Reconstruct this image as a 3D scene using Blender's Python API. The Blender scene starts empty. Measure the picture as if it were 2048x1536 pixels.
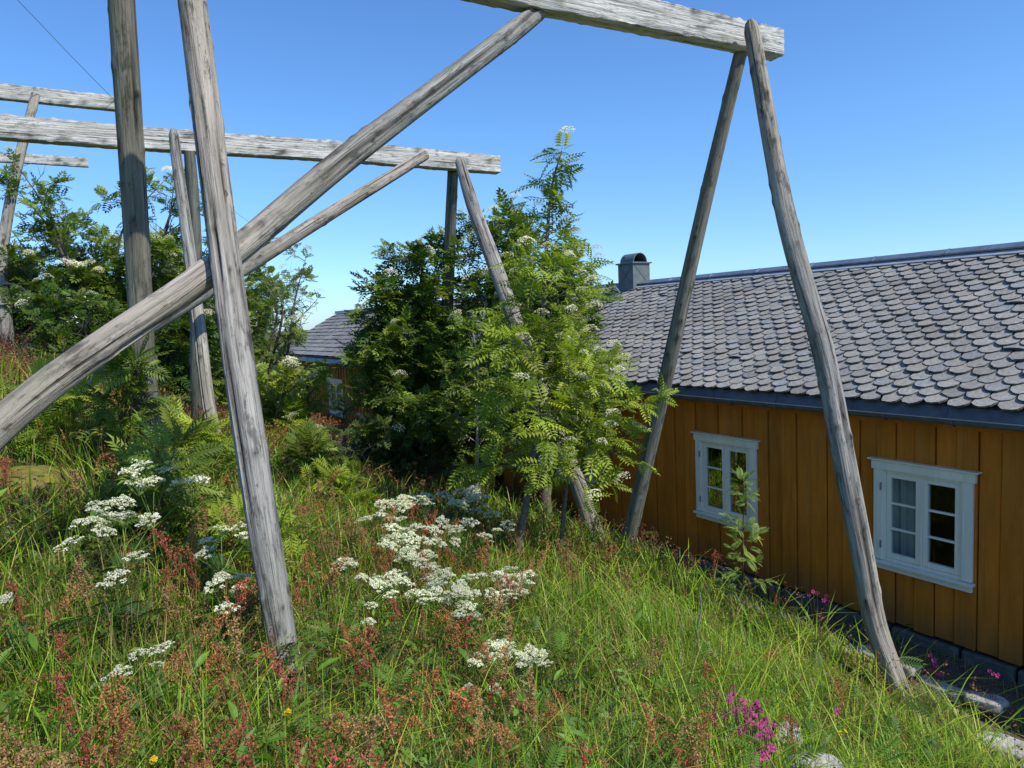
import bpy, math, random
import numpy as np

sc = bpy.context.scene
COL = sc.collection
R = math.radians
random.seed(7)
RS = np.random.RandomState(11)

# ---------------------------------------------------------------- the lie of the land
TH = math.radians(32.13)                       # the houses' long walls run 32 degrees left of straight ahead
WD = np.array([-math.sin(TH), math.cos(TH), 0.0])
WN = np.array([math.cos(TH), math.sin(TH), 0.0])
EAVE = 7.042                                   # distance of the eave line from the standpoint, along WN
WALL = EAVE + 0.24

def W(t, off=0.0, z=0.0):
    """A point t metres along the house row, off metres behind the eave line, at height z."""
    return WN * (EAVE + off) + WD * t + np.array([0, 0, z])

CTRL = np.array([
    (0, 0, 1.78), (-0.05, 2.9, 1.32), (-1.26, 3.6, 1.42), (-2.76, 5.35, 2.18), (-3.22, 7.6, 1.95), (-4.36, 9.7, 2.0),
    (-3.3, 4.6, 2.15), (-3.3, 2.2, 2.25), (-0.05, 7.2, 0.80), (1.5, 8.5, 0.60), (0.99, 8.8, 0.55), (2.3, 7.5, 0.36),
    (3.17, 5.75, 0.10), (1.83, 3.8, 0.78), (3.3, 4.5, 0.18), (0.9, 5.6, 0.80), (-1.2, 5.6, 1.22), (-0.3, 5.0, 1.10),
    (-1.0, 9.5, 0.78), (-2.2, 7.4, 1.45), (-4.2, 18, 0.40), (-1.23, 13.5, 0.0), (-7.4, 12, 2.75), (-10, 14, 3.45),
    (-6.0, 9.0, 2.75), (-5.5, 5.0, 2.9), (-7, 16, 1.6), (-12, 20, 3.2), (2.0, 1.2, 1.05), (4.2, 2.6, 0.2), (-2, -2, 2.3),
    (3, -3, 1.1), (-8, -3, 3.6), (-12, 8, 4.1), (-10.5, 29, 0.3), (-20, 30, 2.2), (-25, 10, 5.5), (-2.6, 12.2, 0.75),
    (-0.4, 11.0, 0.42), (0.4, 10.6, 0.3), (-6.5, 22, 0.5), (8, 0, -0.2), (12, -10, -0.3), (-20, -15, 4.5), (-14, 50, -1.0), (-40, 40, 1.5), (15, 20, -0.5), (30, 60, -1.5)])

def _tps(r2):
    return 0.5 * r2 * np.log(r2 + 1e-9)

_n = len(CTRL)
_A = np.zeros((_n + 3, _n + 3))
_d = CTRL[:, None, :2] - CTRL[None, :, :2]
_A[:_n, :_n] = _tps((_d ** 2).sum(-1)) + np.eye(_n) * 0.25
_A[:_n, _n] = 1; _A[:_n, _n + 1:] = CTRL[:, :2]
_A[_n, :_n] = 1; _A[_n + 1:, :_n] = CTRL[:, :2].T
_wt = np.linalg.solve(_A, np.concatenate([CTRL[:, 2], np.zeros(3)]))

def sines(x, y, f, seed):
    r = np.random.RandomState(seed)
    s = np.zeros_like(x, dtype=float)
    for k in range(5):
        a = r.rand() * 6.283
        g = f * (0.6 + 0.9 * r.rand())
        s += np.sin((x * math.cos(a) + y * math.sin(a)) * g + r.rand() * 6.283)
    return s / 3.2

def ground_z(x, y):
    x = np.asarray(x, float); y = np.asarray(y, float)
    shp = x.shape
    x = x.ravel(); y = y.ravel()
    out = np.empty(len(x))
    for i in range(0, len(x), 60000):
        xs = x[i:i + 60000]; ys = y[i:i + 60000]
        r2 = (xs[:, None] - CTRL[None, :, 0]) ** 2 + (ys[:, None] - CTRL[None, :, 1]) ** 2
        out[i:i + 60000] = _tps(r2) @ _wt[:_n] + _wt[_n] + _wt[_n + 1] * xs + _wt[_n + 2] * ys
    far = np.clip((np.hypot(x, y - 8) - 34) / 40, 0, 1)
    out = out * (1 - far) + (-1.5) * far
    out += 0.035 * sines(x, y, 2.2, 3) + 0.018 * sines(x, y, 6.0, 4)
    # the drain at the foot of the wall, with its stone edge a metre out
    o = WALL - (x * WN[0] + y * WN[1])          # metres in front of the wall
    t = x * WD[0] + y * WD[1]
    lim = np.where(o < 0.85, -0.16, np.where(o < 1.15, -0.16 + (o - 0.85) / 0.30 * 0.22, 0.06 + (o - 1.15) * 0.75))
    w = np.clip((11.0 - t) / 2.0, 0, 1) * np.clip((t + 9) / 2, 0, 1)
    cut = np.minimum(out, lim)
    out = out * (1 - w) + cut * w
    out = np.where(o < 0.0, np.minimum(out, -0.2), out)
    return out.reshape(shp)

UMBELS = {
  'behind left post': [[[-2.473,4.58,2.524,0.197],[-2.347,4.513,2.454,0.13],[-2.361,4.701,2.483,0.152],[-2.379,4.402,2.462,0.158],[-2.189,4.662,2.392,0.241],[-2.333,4.118,2.418,0.133]],[[-2.376,3.964,2.432,0.143],[-2.244,3.974,2.374,0.115],[-2.283,3.844,2.392,0.166],[-2.324,3.738,2.408,0.135],[-2.137,4.022,2.335,0.11],[-2.202,3.676,2.372,0.106]],[[-2.216,3.411,2.393,0.111],[-1.936,3.497,2.285,0.096]]],
  'beside front post': [[[-1.923,4.484,2.132,0.11],[-1.839,4.58,2.106,0.119],[-1.768,4.474,2.076,0.116],[-1.915,4.243,2.126,0.104],[-1.832,4.041,2.118,0.111]],[[-1.579,3.873,2.022,0.107],[-1.649,3.815,2.053,0.083],[-1.527,3.733,2.008,0.095],[-1.647,3.695,2.05,0.102],[-1.472,3.416,2.027,0.087]],[[-2.021,3.43,2.2,0.125]]],
  'low at bottom left': [[[-1.608,2.848,2.073,0.075],[-1.556,2.929,2.051,0.099],[-1.5,2.78,2.063,0.051],[-1.578,2.655,2.093,0.084]],[[-2.3,3.064,2.258,0.067]]],
  'big upper': [[[-1.227,6.645,1.686,0.163],[-1.105,6.799,1.619,0.167]],[[-1.136,7.146,1.617,0.175],[-0.975,7.151,1.551,0.175],[-0.99,7.569,1.513,0.185]],[[-0.719,6.559,1.527,0.123],[-0.477,6.737,1.445,0.175],[-0.555,6.303,1.5,0.155],[-0.314,6.284,1.449,0.136]],[[-1.206,6.121,1.725,0.15]],[[-0.112,7.021,1.335,0.152],[-0.269,7.396,1.335,0.182]],[[-0.675,7.723,1.397,0.189],[-0.81,7.882,1.425,0.193],[-0.549,7.925,1.35,0.194]],[[-0.67,8.436,1.327,0.206],[-0.448,8.421,1.259,0.218],[-0.535,8.715,1.277,0.226]]],
  'big middle': [[[-1.077,5.957,1.656,0.146],[-0.981,5.962,1.623,0.155],[-0.899,5.745,1.618,0.158],[-0.89,6.183,1.588,0.143],[-0.806,5.784,1.584,0.142],[-1.055,6.284,1.644,0.1],[-0.988,5.615,1.663,0.138]],[[-0.757,6.217,1.545,0.144]],[[-0.732,5.413,1.599,0.118],[-0.867,5.408,1.639,0.141],[-0.812,5.24,1.638,0.114],[-0.996,5.375,1.688,0.109],[-0.735,5.11,1.637,0.104]]],
  'big lower': [[[-1.044,4.58,1.734,0.093],[-0.968,4.595,1.711,0.114],[-0.937,4.499,1.709,0.111],[-0.799,4.653,1.658,0.129],[-1.212,4.783,1.762,0.16],[-0.827,4.397,1.684,0.09],[-0.887,4.835,1.653,0.112]],[[-0.65,4.523,1.619,0.112],[-0.572,4.619,1.584,0.114],[-0.46,4.662,1.541,0.102],[-0.602,4.773,1.582,0.125],[-0.387,4.571,1.526,0.087],[-0.403,4.349,1.556,0.083],[-0.342,4.542,1.519,0.086]],[[-0.43,4.802,1.52,0.112],[-0.425,4.927,1.514,0.115],[-0.533,5.033,1.542,0.124],[-0.584,5.076,1.551,0.133],[-0.383,5.134,1.498,0.112],[-0.68,5.206,1.554,0.136]]],
  'under sapling trunk': [[[-0.155,5.389,1.401,0.133],[-0.035,5.403,1.374,0.142],[-0.081,5.187,1.399,0.136],[0.034,5.278,1.374,0.131],[-0.091,5.649,1.352,0.131],[0.055,5.572,1.34,0.13],[-0.11,5.028,1.408,0.11]],[[-0.207,4.97,1.428,0.109]]],
  'low centre': [[[-0.176,4.085,1.445,0.114],[-0.093,4.133,1.431,0.097],[-0.063,4.008,1.437,0.094],[-0.172,3.926,1.461,0.104],[0.039,4.07,1.421,0.096],[0.006,3.902,1.444,0.086],[-0.274,3.801,1.499,0.084]],[[0.083,3.897,1.434,0.086],[0.131,3.892,1.429,0.069]],[[-0.152,3.416,1.556,0.055]],[[-0.907,4.051,1.654,0.071]]],
}
CAMPION = {
  'A': [[1.142,3.714,1.273],[1.082,3.599,1.298],[0.959,3.411,1.345],[0.931,3.348,1.357],[1.135,3.517,1.293],[1.23,3.618,1.261],[1.192,3.555,1.277],[1.182,3.488,1.286],[1.172,3.435,1.294],[1.233,3.449,1.277],[1.111,3.382,1.315],[1.135,3.271,1.322],[1.138,3.199,1.331],[1.069,3.064,1.359],[1.039,3.011,1.369],[1.255,3.392,1.279],[1.737,3.762,1.114],[1.137,3.093,1.345],[1.109,3.651,1.287],[1.155,3.483,1.293],[1.227,3.555,1.267],[1.171,3.324,1.308],[1.174,3.252,1.317],[1.038,3.035,1.368]],
  'B': [[2.753,6.55,0.667],[2.791,6.55,0.7],[2.83,6.55,0.684],[2.896,6.55,0.611],[2.944,6.55,0.594],[2.92,6.55,0.65],[2.929,6.55,0.412],[2.857,6.55,0.464]],
  'C': [[3.828,6.186,0.209],[3.847,6.156,0.176],[3.854,6.145,0.134],[3.841,6.167,0.086],[3.863,6.13,0.075],[3.884,6.098,0.067],[3.852,6.148,0.029]],
  'D': [[4.083,5.78,0.263],[4.097,5.758,0.247],[4.115,5.729,0.248]],
}

# ---------------------------------------------------------------- node helpers and materials
def new_mat(name):
    m = bpy.data.materials.new(name)
    m.use_nodes = True
    nt = m.node_tree
    nt.nodes.clear()
    return m, nt

def N(nt, kind, **kw):
    n = nt.nodes.new(kind)
    for k, v in kw.items():
        if k.startswith('i_'):
            n.inputs[k[2:].replace('_', ' ')].default_value = v
        elif isinstance(k, str) and hasattr(n, k):
            setattr(n, k, v)
    return n

def link(nt, a, b):
    nt.links.new(a, b)

def ramp(nt, fac, stops):
    r = nt.nodes.new('ShaderNodeValToRGB')
    e = r.color_ramp.elements
    while len(e) < len(stops):
        e.new(0.5)
    for k, (p, c) in enumerate(stops):
        e[k].position = p
        e[k].color = (c[0], c[1], c[2], 1) if hasattr(c, '__len__') else (c, c, c, 1)
    link(nt, fac, r.inputs['Fac'])
    return r.outputs['Color']

def mixc(nt, mode, fac, a, b):
    m = nt.nodes.new('ShaderNodeMix')
    m.data_type = 'RGBA'
    m.blend_type = mode
    for sock, val in ((m.inputs[0], fac), (m.inputs[6], a), (m.inputs[7], b)):
        if isinstance(val, bpy.types.NodeSocket):
            link(nt, val, sock)
        elif hasattr(val, '__len__'):
            sock.default_value = (val[0], val[1], val[2], 1)
        else:
            sock.default_value = val
    return m.outputs[2]

def noise(nt, vec, scale, detail=4, rough=0.55):
    n = nt.nodes.new('ShaderNodeTexNoise')
    n.inputs['Scale'].default_value = scale
    n.inputs['Detail'].default_value = detail
    n.inputs['Roughness'].default_value = rough
    if vec is not None:
        link(nt, vec, n.inputs['Vector'])
    return n.outputs['Fac']

def mapping(nt, vec, scale):
    n = nt.nodes.new('ShaderNodeMapping')
    n.inputs['Scale'].default_value = scale
    link(nt, vec, n.inputs['Vector'])
    return n.outputs['Vector']

def attr(nt, name, out='Color'):
    n = nt.nodes.new('ShaderNodeAttribute')
    n.attribute_name = name
    return n.outputs[out]

def geo_pos(nt):
    return nt.nodes.new('ShaderNodeNewGeometry').outputs['Position']

def finish(nt, color, rough=0.7, bump=None, bump_d=0.01, bump_s=0.5, spec=0.3, metal=0.0):
    p = nt.nodes.new('ShaderNodeBsdfPrincipled')
    o = nt.nodes.new('ShaderNodeOutputMaterial')
    if isinstance(color, bpy.types.NodeSocket):
        link(nt, color, p.inputs['Base Color'])
    else:
        p.inputs['Base Color'].default_value = (*color, 1)
    if isinstance(rough, bpy.types.NodeSocket):
        link(nt, rough, p.inputs['Roughness'])
    else:
        p.inputs['Roughness'].default_value = rough
    p.inputs['Specular IOR Level'].default_value = spec
    p.inputs['Metallic'].default_value = metal
    if bump is not None:
        b = nt.nodes.new('ShaderNodeBump')
        b.inputs['Distance'].default_value = bump_d
        b.inputs['Strength'].default_value = bump_s
        link(nt, bump, b.inputs['Height'])
        link(nt, b.outputs['Normal'], p.inputs['Normal'])
    link(nt, p.outputs['BSDF'], o.inputs['Surface'])
    return p

def wood_mat(name, light, dark, green, stain=0.5):
    """Weathered bare timber: long silver grain, drying cracks, stains and a green bloom. Uses the stored 'grain' coordinate (across, across, along)."""
    m, nt = new_mat(name)
    g = attr(nt, 'grain', 'Vector')
    fine = noise(nt, mapping(nt, g, (55, 55, 2.2)), 1.0, 5, 0.65)
    mid = noise(nt, mapping(nt, g, (14, 14, 0.9)), 1.0, 4)
    big = noise(nt, mapping(nt, g, (2.5, 2.5, 0.8)), 1.0, 4, 0.6)
    c = ramp(nt, mid, [(0.32, dark), (0.62, light)])
    c = mixc(nt, 'MULTIPLY', 1.0, c, ramp(nt, fine, [(0.34, 0.42), (0.47, 0.92), (0.72, 1.14)]))
    crack = noise(nt, mapping(nt, g, (34, 34, 0.55)), 1.0, 3, 0.5)
    c = mixc(nt, 'MULTIPLY', 1.0, c, ramp(nt, crack, [(0.295, 0.15), (0.345, 1.0)]))
    c = mixc(nt, 'MIX', ramp(nt, big, [(0.48, 0.0), (0.68, 0.65)]), c, green)
    speck = noise(nt, mapping(nt, g, (22, 22, 7)), 1.0, 6, 0.75)
    c = mixc(nt, 'MULTIPLY', stain, c, ramp(nt, speck, [(0.33, 0.25), (0.43, 1.0)]))
    blot = noise(nt, mapping(nt, g, (9, 9, 3.0)), 1.0, 6, 0.7)
    c = mixc(nt, 'MULTIPLY', stain, c, ramp(nt, blot, [(0.34, 0.35), (0.44, 1.0)]))
    c = mixc(nt, 'MULTIPLY', 1.0, c, attr(nt, 'tint'))
    bh = mixc(nt, 'MULTIPLY', 1.0, fine, ramp(nt, crack, [(0.27, 0.0), (0.34, 1.0)]))
    finish(nt, c, 0.85, bh, 0.02, 1.0, 0.15)
    return m

def leaf_mat(name, trans=0.35, rough=0.5, spec=0.35):
    m, nt = new_mat(name)
    c = attr(nt, 'tint')
    n = noise(nt, geo_pos(nt), 1.7, 3)
    c = mixc(nt, 'MULTIPLY', 1.0, c, ramp(nt, n, [(0.3, 0.72), (0.7, 1.25)]))
    p = nt.nodes.new('ShaderNodeBsdfPrincipled')
    link(nt, c, p.inputs['Base Color'])
    p.inputs['Roughness'].default_value = rough
    p.inputs['Specular IOR Level'].default_value = spec
    t = nt.nodes.new('ShaderNodeBsdfTranslucent')
    link(nt, mixc(nt, 'MULTIPLY', 1.0, c, (1.35, 1.45, 0.7)), t.inputs['Color'])
    mx = nt.nodes.new('ShaderNodeMixShader')
    mx.inputs[0].default_value = trans
    link(nt, p.outputs['BSDF'], mx.inputs[1])
    link(nt, t.outputs['BSDF'], mx.inputs[2])
    o = nt.nodes.new('ShaderNodeOutputMaterial')
    link(nt, mx.outputs['Shader'], o.inputs['Surface'])
    return m

def tint_mat(name, rough=0.7, spec=0.3, nscale=None, lo=0.8, hi=1.2, bump=0.0, metal=0.0):
    m, nt = new_mat(name)
    c = attr(nt, 'tint')
    b = None
    if nscale:
        n = noise(nt, geo_pos(nt), nscale, 6, 0.65)
        c = mixc(nt, 'MULTIPLY', 1.0, c, ramp(nt, n, [(0.3, lo), (0.7, hi)]))
        if bump:
            b = n
    finish(nt, c, rough, b, bump or 0.01, 0.7, spec, metal)
    return m

M = {}
M['pole'] = wood_mat('weathered_pole_wood', (0.46, 0.425, 0.365), (0.22, 0.20, 0.168), (0.20, 0.195, 0.14), 0.95)
M['pole_green'] = wood_mat('greenish_pole_wood', (0.27, 0.265, 0.215), (0.135, 0.132, 0.105), (0.14, 0.15, 0.10), 0.85)
M['beam'] = wood_mat('silver_beam_wood', (0.72, 0.70, 0.64), (0.44, 0.42, 0.37), (0.40, 0.39, 0.31), 0.8)
M['bark'] = tint_mat('rowan_bark', 0.8, 0.2, 30, 0.6, 1.3, 0.004)
M['leaf'] = leaf_mat('rowan_leaf')
M['grass'] = leaf_mat('grass_blade', 0.42, 0.45, 0.4)
M['petal'] = leaf_mat('petal', 0.25, 0.6, 0.2)
M['sorrel'] = leaf_mat('sorrel', 0.25, 0.6, 0.2)
M['stem'] = leaf_mat('green_stem', 0.15, 0.5, 0.3)
def slate_mat():
    m, nt = new_mat('slate')
    p = geo_pos(nt)
    n = noise(nt, p, 30, 6, 0.65)
    c = mixc(nt, 'MULTIPLY', 1.0, attr(nt, 'tint'), ramp(nt, n, [(0.3, 0.66), (0.7, 1.30)]))
    c = mixc(nt, 'MULTIPLY', 1.0, c, ramp(nt, noise(nt, p, 0.9, 4), [(0.32, 0.84), (0.68, 1.10)]))
    lich = noise(nt, p, 11, 8, 0.75)
    c = mixc(nt, 'MIX', ramp(nt, lich, [(0.60, 0.0), (0.68, 0.5)]), c, (0.36, 0.35, 0.28))
    c = mixc(nt, 'MULTIPLY', 1.0, c, ramp(nt, noise(nt, p, 17, 5, 0.7), [(0.30, 0.55), (0.40, 1.0)]))
    finish(nt, c, 0.65, n, 0.004, 0.7, 0.35)
    return m
M['slate'] = slate_mat()
M['stone'] = tint_mat('field_stone', 0.85, 0.2, 14, 0.55, 1.3, 0.01)

def paint_mat(name, c0, rough=0.55, var=0.12, spec=0.3, splash=False):
    m, nt = new_mat(name)
    p = geo_pos(nt)
    n = noise(nt, mapping(nt, p, (26, 26, 1.6)), 1.0, 5, 0.6)
    n2 = noise(nt, mapping(nt, p, (3.2, 3.2, 0.9)), 1.0, 6, 0.65)
    c = mixc(nt, 'MULTIPLY', 1.0, attr(nt, 'tint'), c0)
    c = mixc(nt, 'MULTIPLY', 1.0, c, ramp(nt, n, [(0.3, 1 - var), (0.7, 1 + var)]))
    c = mixc(nt, 'MULTIPLY', 1.0, c, ramp(nt, n2, [(0.3, 1 - 1.8 * var), (0.7, 1 + 1.5 * var)]))
    if splash:                                  # rain splash and dust low on the boards, a little fading
        sx = nt.nodes.new('ShaderNodeSeparateXYZ'); link(nt, p, sx.inputs[0])
        ad = nt.nodes.new('ShaderNodeMath'); ad.operation = 'MULTIPLY_ADD'; ad.inputs[1].default_value = 0.5; link(nt, n2, ad.inputs[0]); link(nt, sx.outputs['Z'], ad.inputs[2])
        c = mixc(nt, 'MIX', ramp(nt, ad.outputs[0], [(0.22, 0.55), (0.62, 0.0)]), c, (0.16, 0.10, 0.05))
        c = mixc(nt, 'MIX', ramp(nt, noise(nt, mapping(nt, p, (7, 7, 1.1)), 1.0, 5, 0.7), [(0.52, 0.0), (0.72, 0.30)]), c, (0.55, 0.30, 0.10))
    finish(nt, c, rough, n, 0.003, 0.6, spec)
    return m
M['ochre'] = paint_mat('ochre_board_paint', (0.58, 0.182, 0.016), 0.6, 0.14, 0.3, True)
M['brown'] = paint_mat('brown_board_stain', (0.50, 0.20, 0.04), 0.7, 0.22, 0.3, True)
M['white'] = paint_mat('white_paint', (0.90, 0.84, 0.71), 0.45, 0.06)
M['orange'] = paint_mat('orange_board_paint', (0.60, 0.20, 0.02), 0.6)

def metal_mat(name, c0, rough, metal):
    m, nt = new_mat(name)
    n = noise(nt, geo_pos(nt), 7.0, 5, 0.6)
    c = mixc(nt, 'MULTIPLY', 1.0, ramp(nt, n, [(0.3, 0.75), (0.7, 1.2)]), c0)
    finish(nt, c, rough, None, metal=metal, spec=0.5)
    return m
M['zinc'] = metal_mat('grey_zinc', (0.22, 0.26, 0.30), 0.42, 0.6)
M['gutter'] = metal_mat('blue_grey_gutter', (0.115, 0.130, 0.150), 0.45, 0.25)
M['chimney'] = metal_mat('grey_green_sheet_metal', (0.13, 0.155, 0.15), 0.55, 0.2)
M['flash'] = metal_mat('bright_flashing', (0.55, 0.60, 0.66), 0.4, 0.5)
M['black'] = tint_mat('dark_plain', 0.8, 0.2)
M['cloth'] = tint_mat('curtain_cloth', 0.9, 0.1)

def glass_mat():
    m, nt = new_mat('window_glass')
    f = nt.nodes.new('ShaderNodeFresnel'); f.inputs['IOR'].default_value = 1.6
    a = nt.nodes.new('ShaderNodeBsdfTransparent'); a.inputs['Color'].default_value = (0.80, 0.86, 0.84, 1)
    g = nt.nodes.new('ShaderNodeBsdfGlossy'); g.inputs['Roughness'].default_value = 0.01
    g.inputs['Color'].default_value = (0.30, 0.32, 0.29, 1)
    n = noise(nt, geo_pos(nt), 3.0, 1)
    b = nt.nodes.new('ShaderNodeBump'); b.inputs['Distance'].default_value = 0.004; b.inputs['Strength'].default_value = 0.3
    link(nt, n, b.inputs['Height']); link(nt, b.outputs['Normal'], g.inputs['Normal'])
    mx = nt.nodes.new('ShaderNodeMixShader')
    link(nt, f.outputs['Fac'], mx.inputs[0]); link(nt, a.outputs[0], mx.inputs[1]); link(nt, g.outputs[0], mx.inputs[2])
    o = nt.nodes.new('ShaderNodeOutputMaterial'); link(nt, mx.outputs[0], o.inputs['Surface'])
    return m
M['glass'] = glass_mat()

def ground_mat():
    m, nt = new_mat('meadow_soil')
    p = geo_pos(nt)
    a = noise(nt, p, 1.3, 5)
    b = noise(nt, p, 17.0, 6, 0.7)
    c = ramp(nt, a, [(0.35, (0.045, 0.06, 0.015)), (0.55, (0.10, 0.115, 0.028)), (0.72, (0.20, 0.165, 0.06))])
    c = mixc(nt, 'MULTIPLY', 1.0, c, ramp(nt, b, [(0.3, 0.45), (0.7, 1.35)]))
    c = mixc(nt, 'MIX', attr(nt, 'soil', 'Fac'), c, ramp(nt, b, [(0.3, (0.07, 0.055, 0.042)), (0.7, (0.21, 0.175, 0.14))]))
    finish(nt, c, 0.95, b, 0.03, 0.8, 0.1)
    return m
M['ground'] = ground_mat()

def mountain_mat():
    m, nt = new_mat('snow_streaked_rock')
    p = geo_pos(nt)
    n = noise(nt, mapping(nt, p, (0.012, 0.012, 0.02)), 1.0, 8, 0.7)
    c = ramp(nt, n, [(0.40, (0.16, 0.20, 0.27)), (0.47, (0.85, 0.88, 0.92))])
    finish(nt, c, 0.9)
    return m
M['mountain'] = mountain_mat()

# ---------------------------------------------------------------- geometry collector
class Geo:
    def __init__(self):
        self.v = []; self.f = []; self.c = []; self.g = []; self.n = 0
        self.has_g = False
    def add(self, v, faces, col=(1, 1, 1), grain=None):
        v = np.asarray(v, float).reshape(-1, 3)
        k = len(v)
        for f in faces:
            f = np.asarray(f, np.int64)
            if f.ndim == 1:
                f = f[None, :]
            if f.size:
                self.f.append(f + self.n)
        c = np.asarray(col, float)
        self.c.append(np.broadcast_to(c, (k, 3)))
        if grain is not None:
            self.has_g = True
            self.g.append(np.asarray(grain, float))
        else:
            self.g.append(np.zeros((k, 3)))
        self.v.append(v)
        self.n += k
        return self
    def mesh(self, name, mat, origin=(0, 0, 0), smooth=False):
        v = np.concatenate(self.v) - np.asarray(origin, float)
        me = bpy.data.meshes.new(name)
        tot = np.concatenate([np.full(len(f), f.shape[1], np.int32) for f in self.f])
        loops = np.concatenate([f.ravel() for f in self.f]).astype(np.int32)
        start = np.concatenate([[0], np.cumsum(tot)[:-1]]).astype(np.int32)
        me.vertices.add(len(v)); me.vertices.foreach_set('co', v.astype(np.float32).ravel())
        me.loops.add(len(loops)); me.loops.foreach_set('vertex_index', loops)
        me.polygons.add(len(tot)); me.polygons.foreach_set('loop_start', start)
        me.polygons.foreach_set('loop_total', tot)
        me.polygons.foreach_set('use_smooth', np.full(len(tot), bool(smooth)))
        c = np.concatenate(self.c)
        a = me.attributes.new('tint', 'FLOAT_COLOR', 'POINT')
        a.data.foreach_set('color', np.concatenate([c, np.ones((len(c), 1))], 1).astype(np.float32).ravel())
        if self.has_g:
            a = me.attributes.new('grain', 'FLOAT_VECTOR', 'POINT')
            a.data.foreach_set('vector', np.concatenate(self.g).astype(np.float32).ravel())
        me.update(calc_edges=True)
        me.validate()
        me.materials.append(mat)
        return me
    def build(self, name, mat, parent=None, smooth=False, bevel=0.0):
        org = parent_origin(parent)
        me = self.mesh(name, mat, org, smooth)
        o = bpy.data.objects.new(name, me)
        COL.objects.link(o)
        if parent is not None:
            o.parent = parent
        if bevel:
            b = o.modifiers.new('edge', 'BEVEL'); b.width = bevel; b.segments = 2; b.limit_method = 'ANGLE'
        return o

def parent_origin(p):
    o = np.zeros(3)
    while p is not None:
        o += np.array(p.location)
        p = p.parent
    return o

def tag(o, label=None, cat=None, group=None, kind=None):
    if label: o['label'] = label
    if cat: o['category'] = cat
    if group: o['group'] = group
    if kind: o['kind'] = kind
    return o

def thing(name, label, cat, loc, group=None):
    o = bpy.data.objects.new(name, None)
    o.empty_display_size = 0.1
    o.location = loc
    COL.objects.link(o)
    return tag(o, label, cat, group)

def put(name, mesh, parent, loc, rot=(0, 0, 0), scale=1.0):
    o = bpy.data.objects.new(name, mesh)
    COL.objects.link(o)
    o.parent = parent
    o.location = loc
    o.rotation_euler = rot
    o.scale = (scale,) * 3 if not hasattr(scale, '__len__') else scale
    return o

# ---------------------------------------------------------------- shapes
def smooth_path(pts, step):
    p = np.asarray(pts, float)
    if len(p) == 2:
        L = np.linalg.norm(p[1] - p[0])
        n = max(2, int(L / step) + 1)
        return p[0] + (p[1] - p[0]) * np.linspace(0, 1, n)[:, None], np.linspace(0, 1, n)
    q = np.concatenate([[2 * p[0] - p[1]], p, [2 * p[-1] - p[-2]]])
    out = []; par = []
    for i in range(len(p) - 1):
        a, b, c, d = q[i:i + 4]
        n = max(2, int(np.linalg.norm(c - b) / step) + 1)
        t = np.linspace(0, 1, n, endpoint=(i == len(p) - 2))[:, None]
        out.append(0.5 * ((2 * b) + (c - a) * t + (2 * a - 5 * b + 4 * c - d) * t ** 2 + (-a + 3 * b - 3 * c + d) * t ** 3))
        par.append((i + t[:, 0]) / (len(p) - 1))
    return np.concatenate(out), np.concatenate(par)

def frames(P):
    T = np.gradient(P, axis=0)
    T /= np.linalg.norm(T, axis=1)[:, None] + 1e-12
    ref = np.array([0.31, 0.95, 0.05]) if abs(T[:, 2]).mean() > 0.6 else np.array([0.05, 0.1, 0.99])
    A = np.cross(T, ref); A /= np.linalg.norm(A, axis=1)[:, None] + 1e-12
    B = np.cross(T, A)
    return T, A, B

def ring_faces(nr, ns):
    i = np.arange(nr - 1)[:, None] * ns; k = np.arange(ns)[None, :]; k2 = (k + 1) % ns
    return np.stack([i + k, i + k2, i + ns + k2, i + ns + k], -1).reshape(-1, 4)

def tube(geo, pts, radii, sides=5, col=(1, 1, 1), step=0.1, cap=True):
    P, par = smooth_path(pts, step)
    r = np.interp(par, np.linspace(0, 1, len(radii)), radii)
    T, A, B = frames(P)
    th = np.arange(sides) * 2 * math.pi / sides
    V = P[:, None] + (A[:, None] * np.cos(th)[None, :, None] + B[:, None] * np.sin(th)[None, :, None]) * r[:, None, None]
    f = [ring_faces(len(P), sides)]
    if cap:
        f.append(np.arange(sides)[None, ::-1]); f.append((np.arange(sides) + (len(P) - 1) * sides)[None, :])
    geo.add(V.reshape(-1, 3), f, col)

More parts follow.
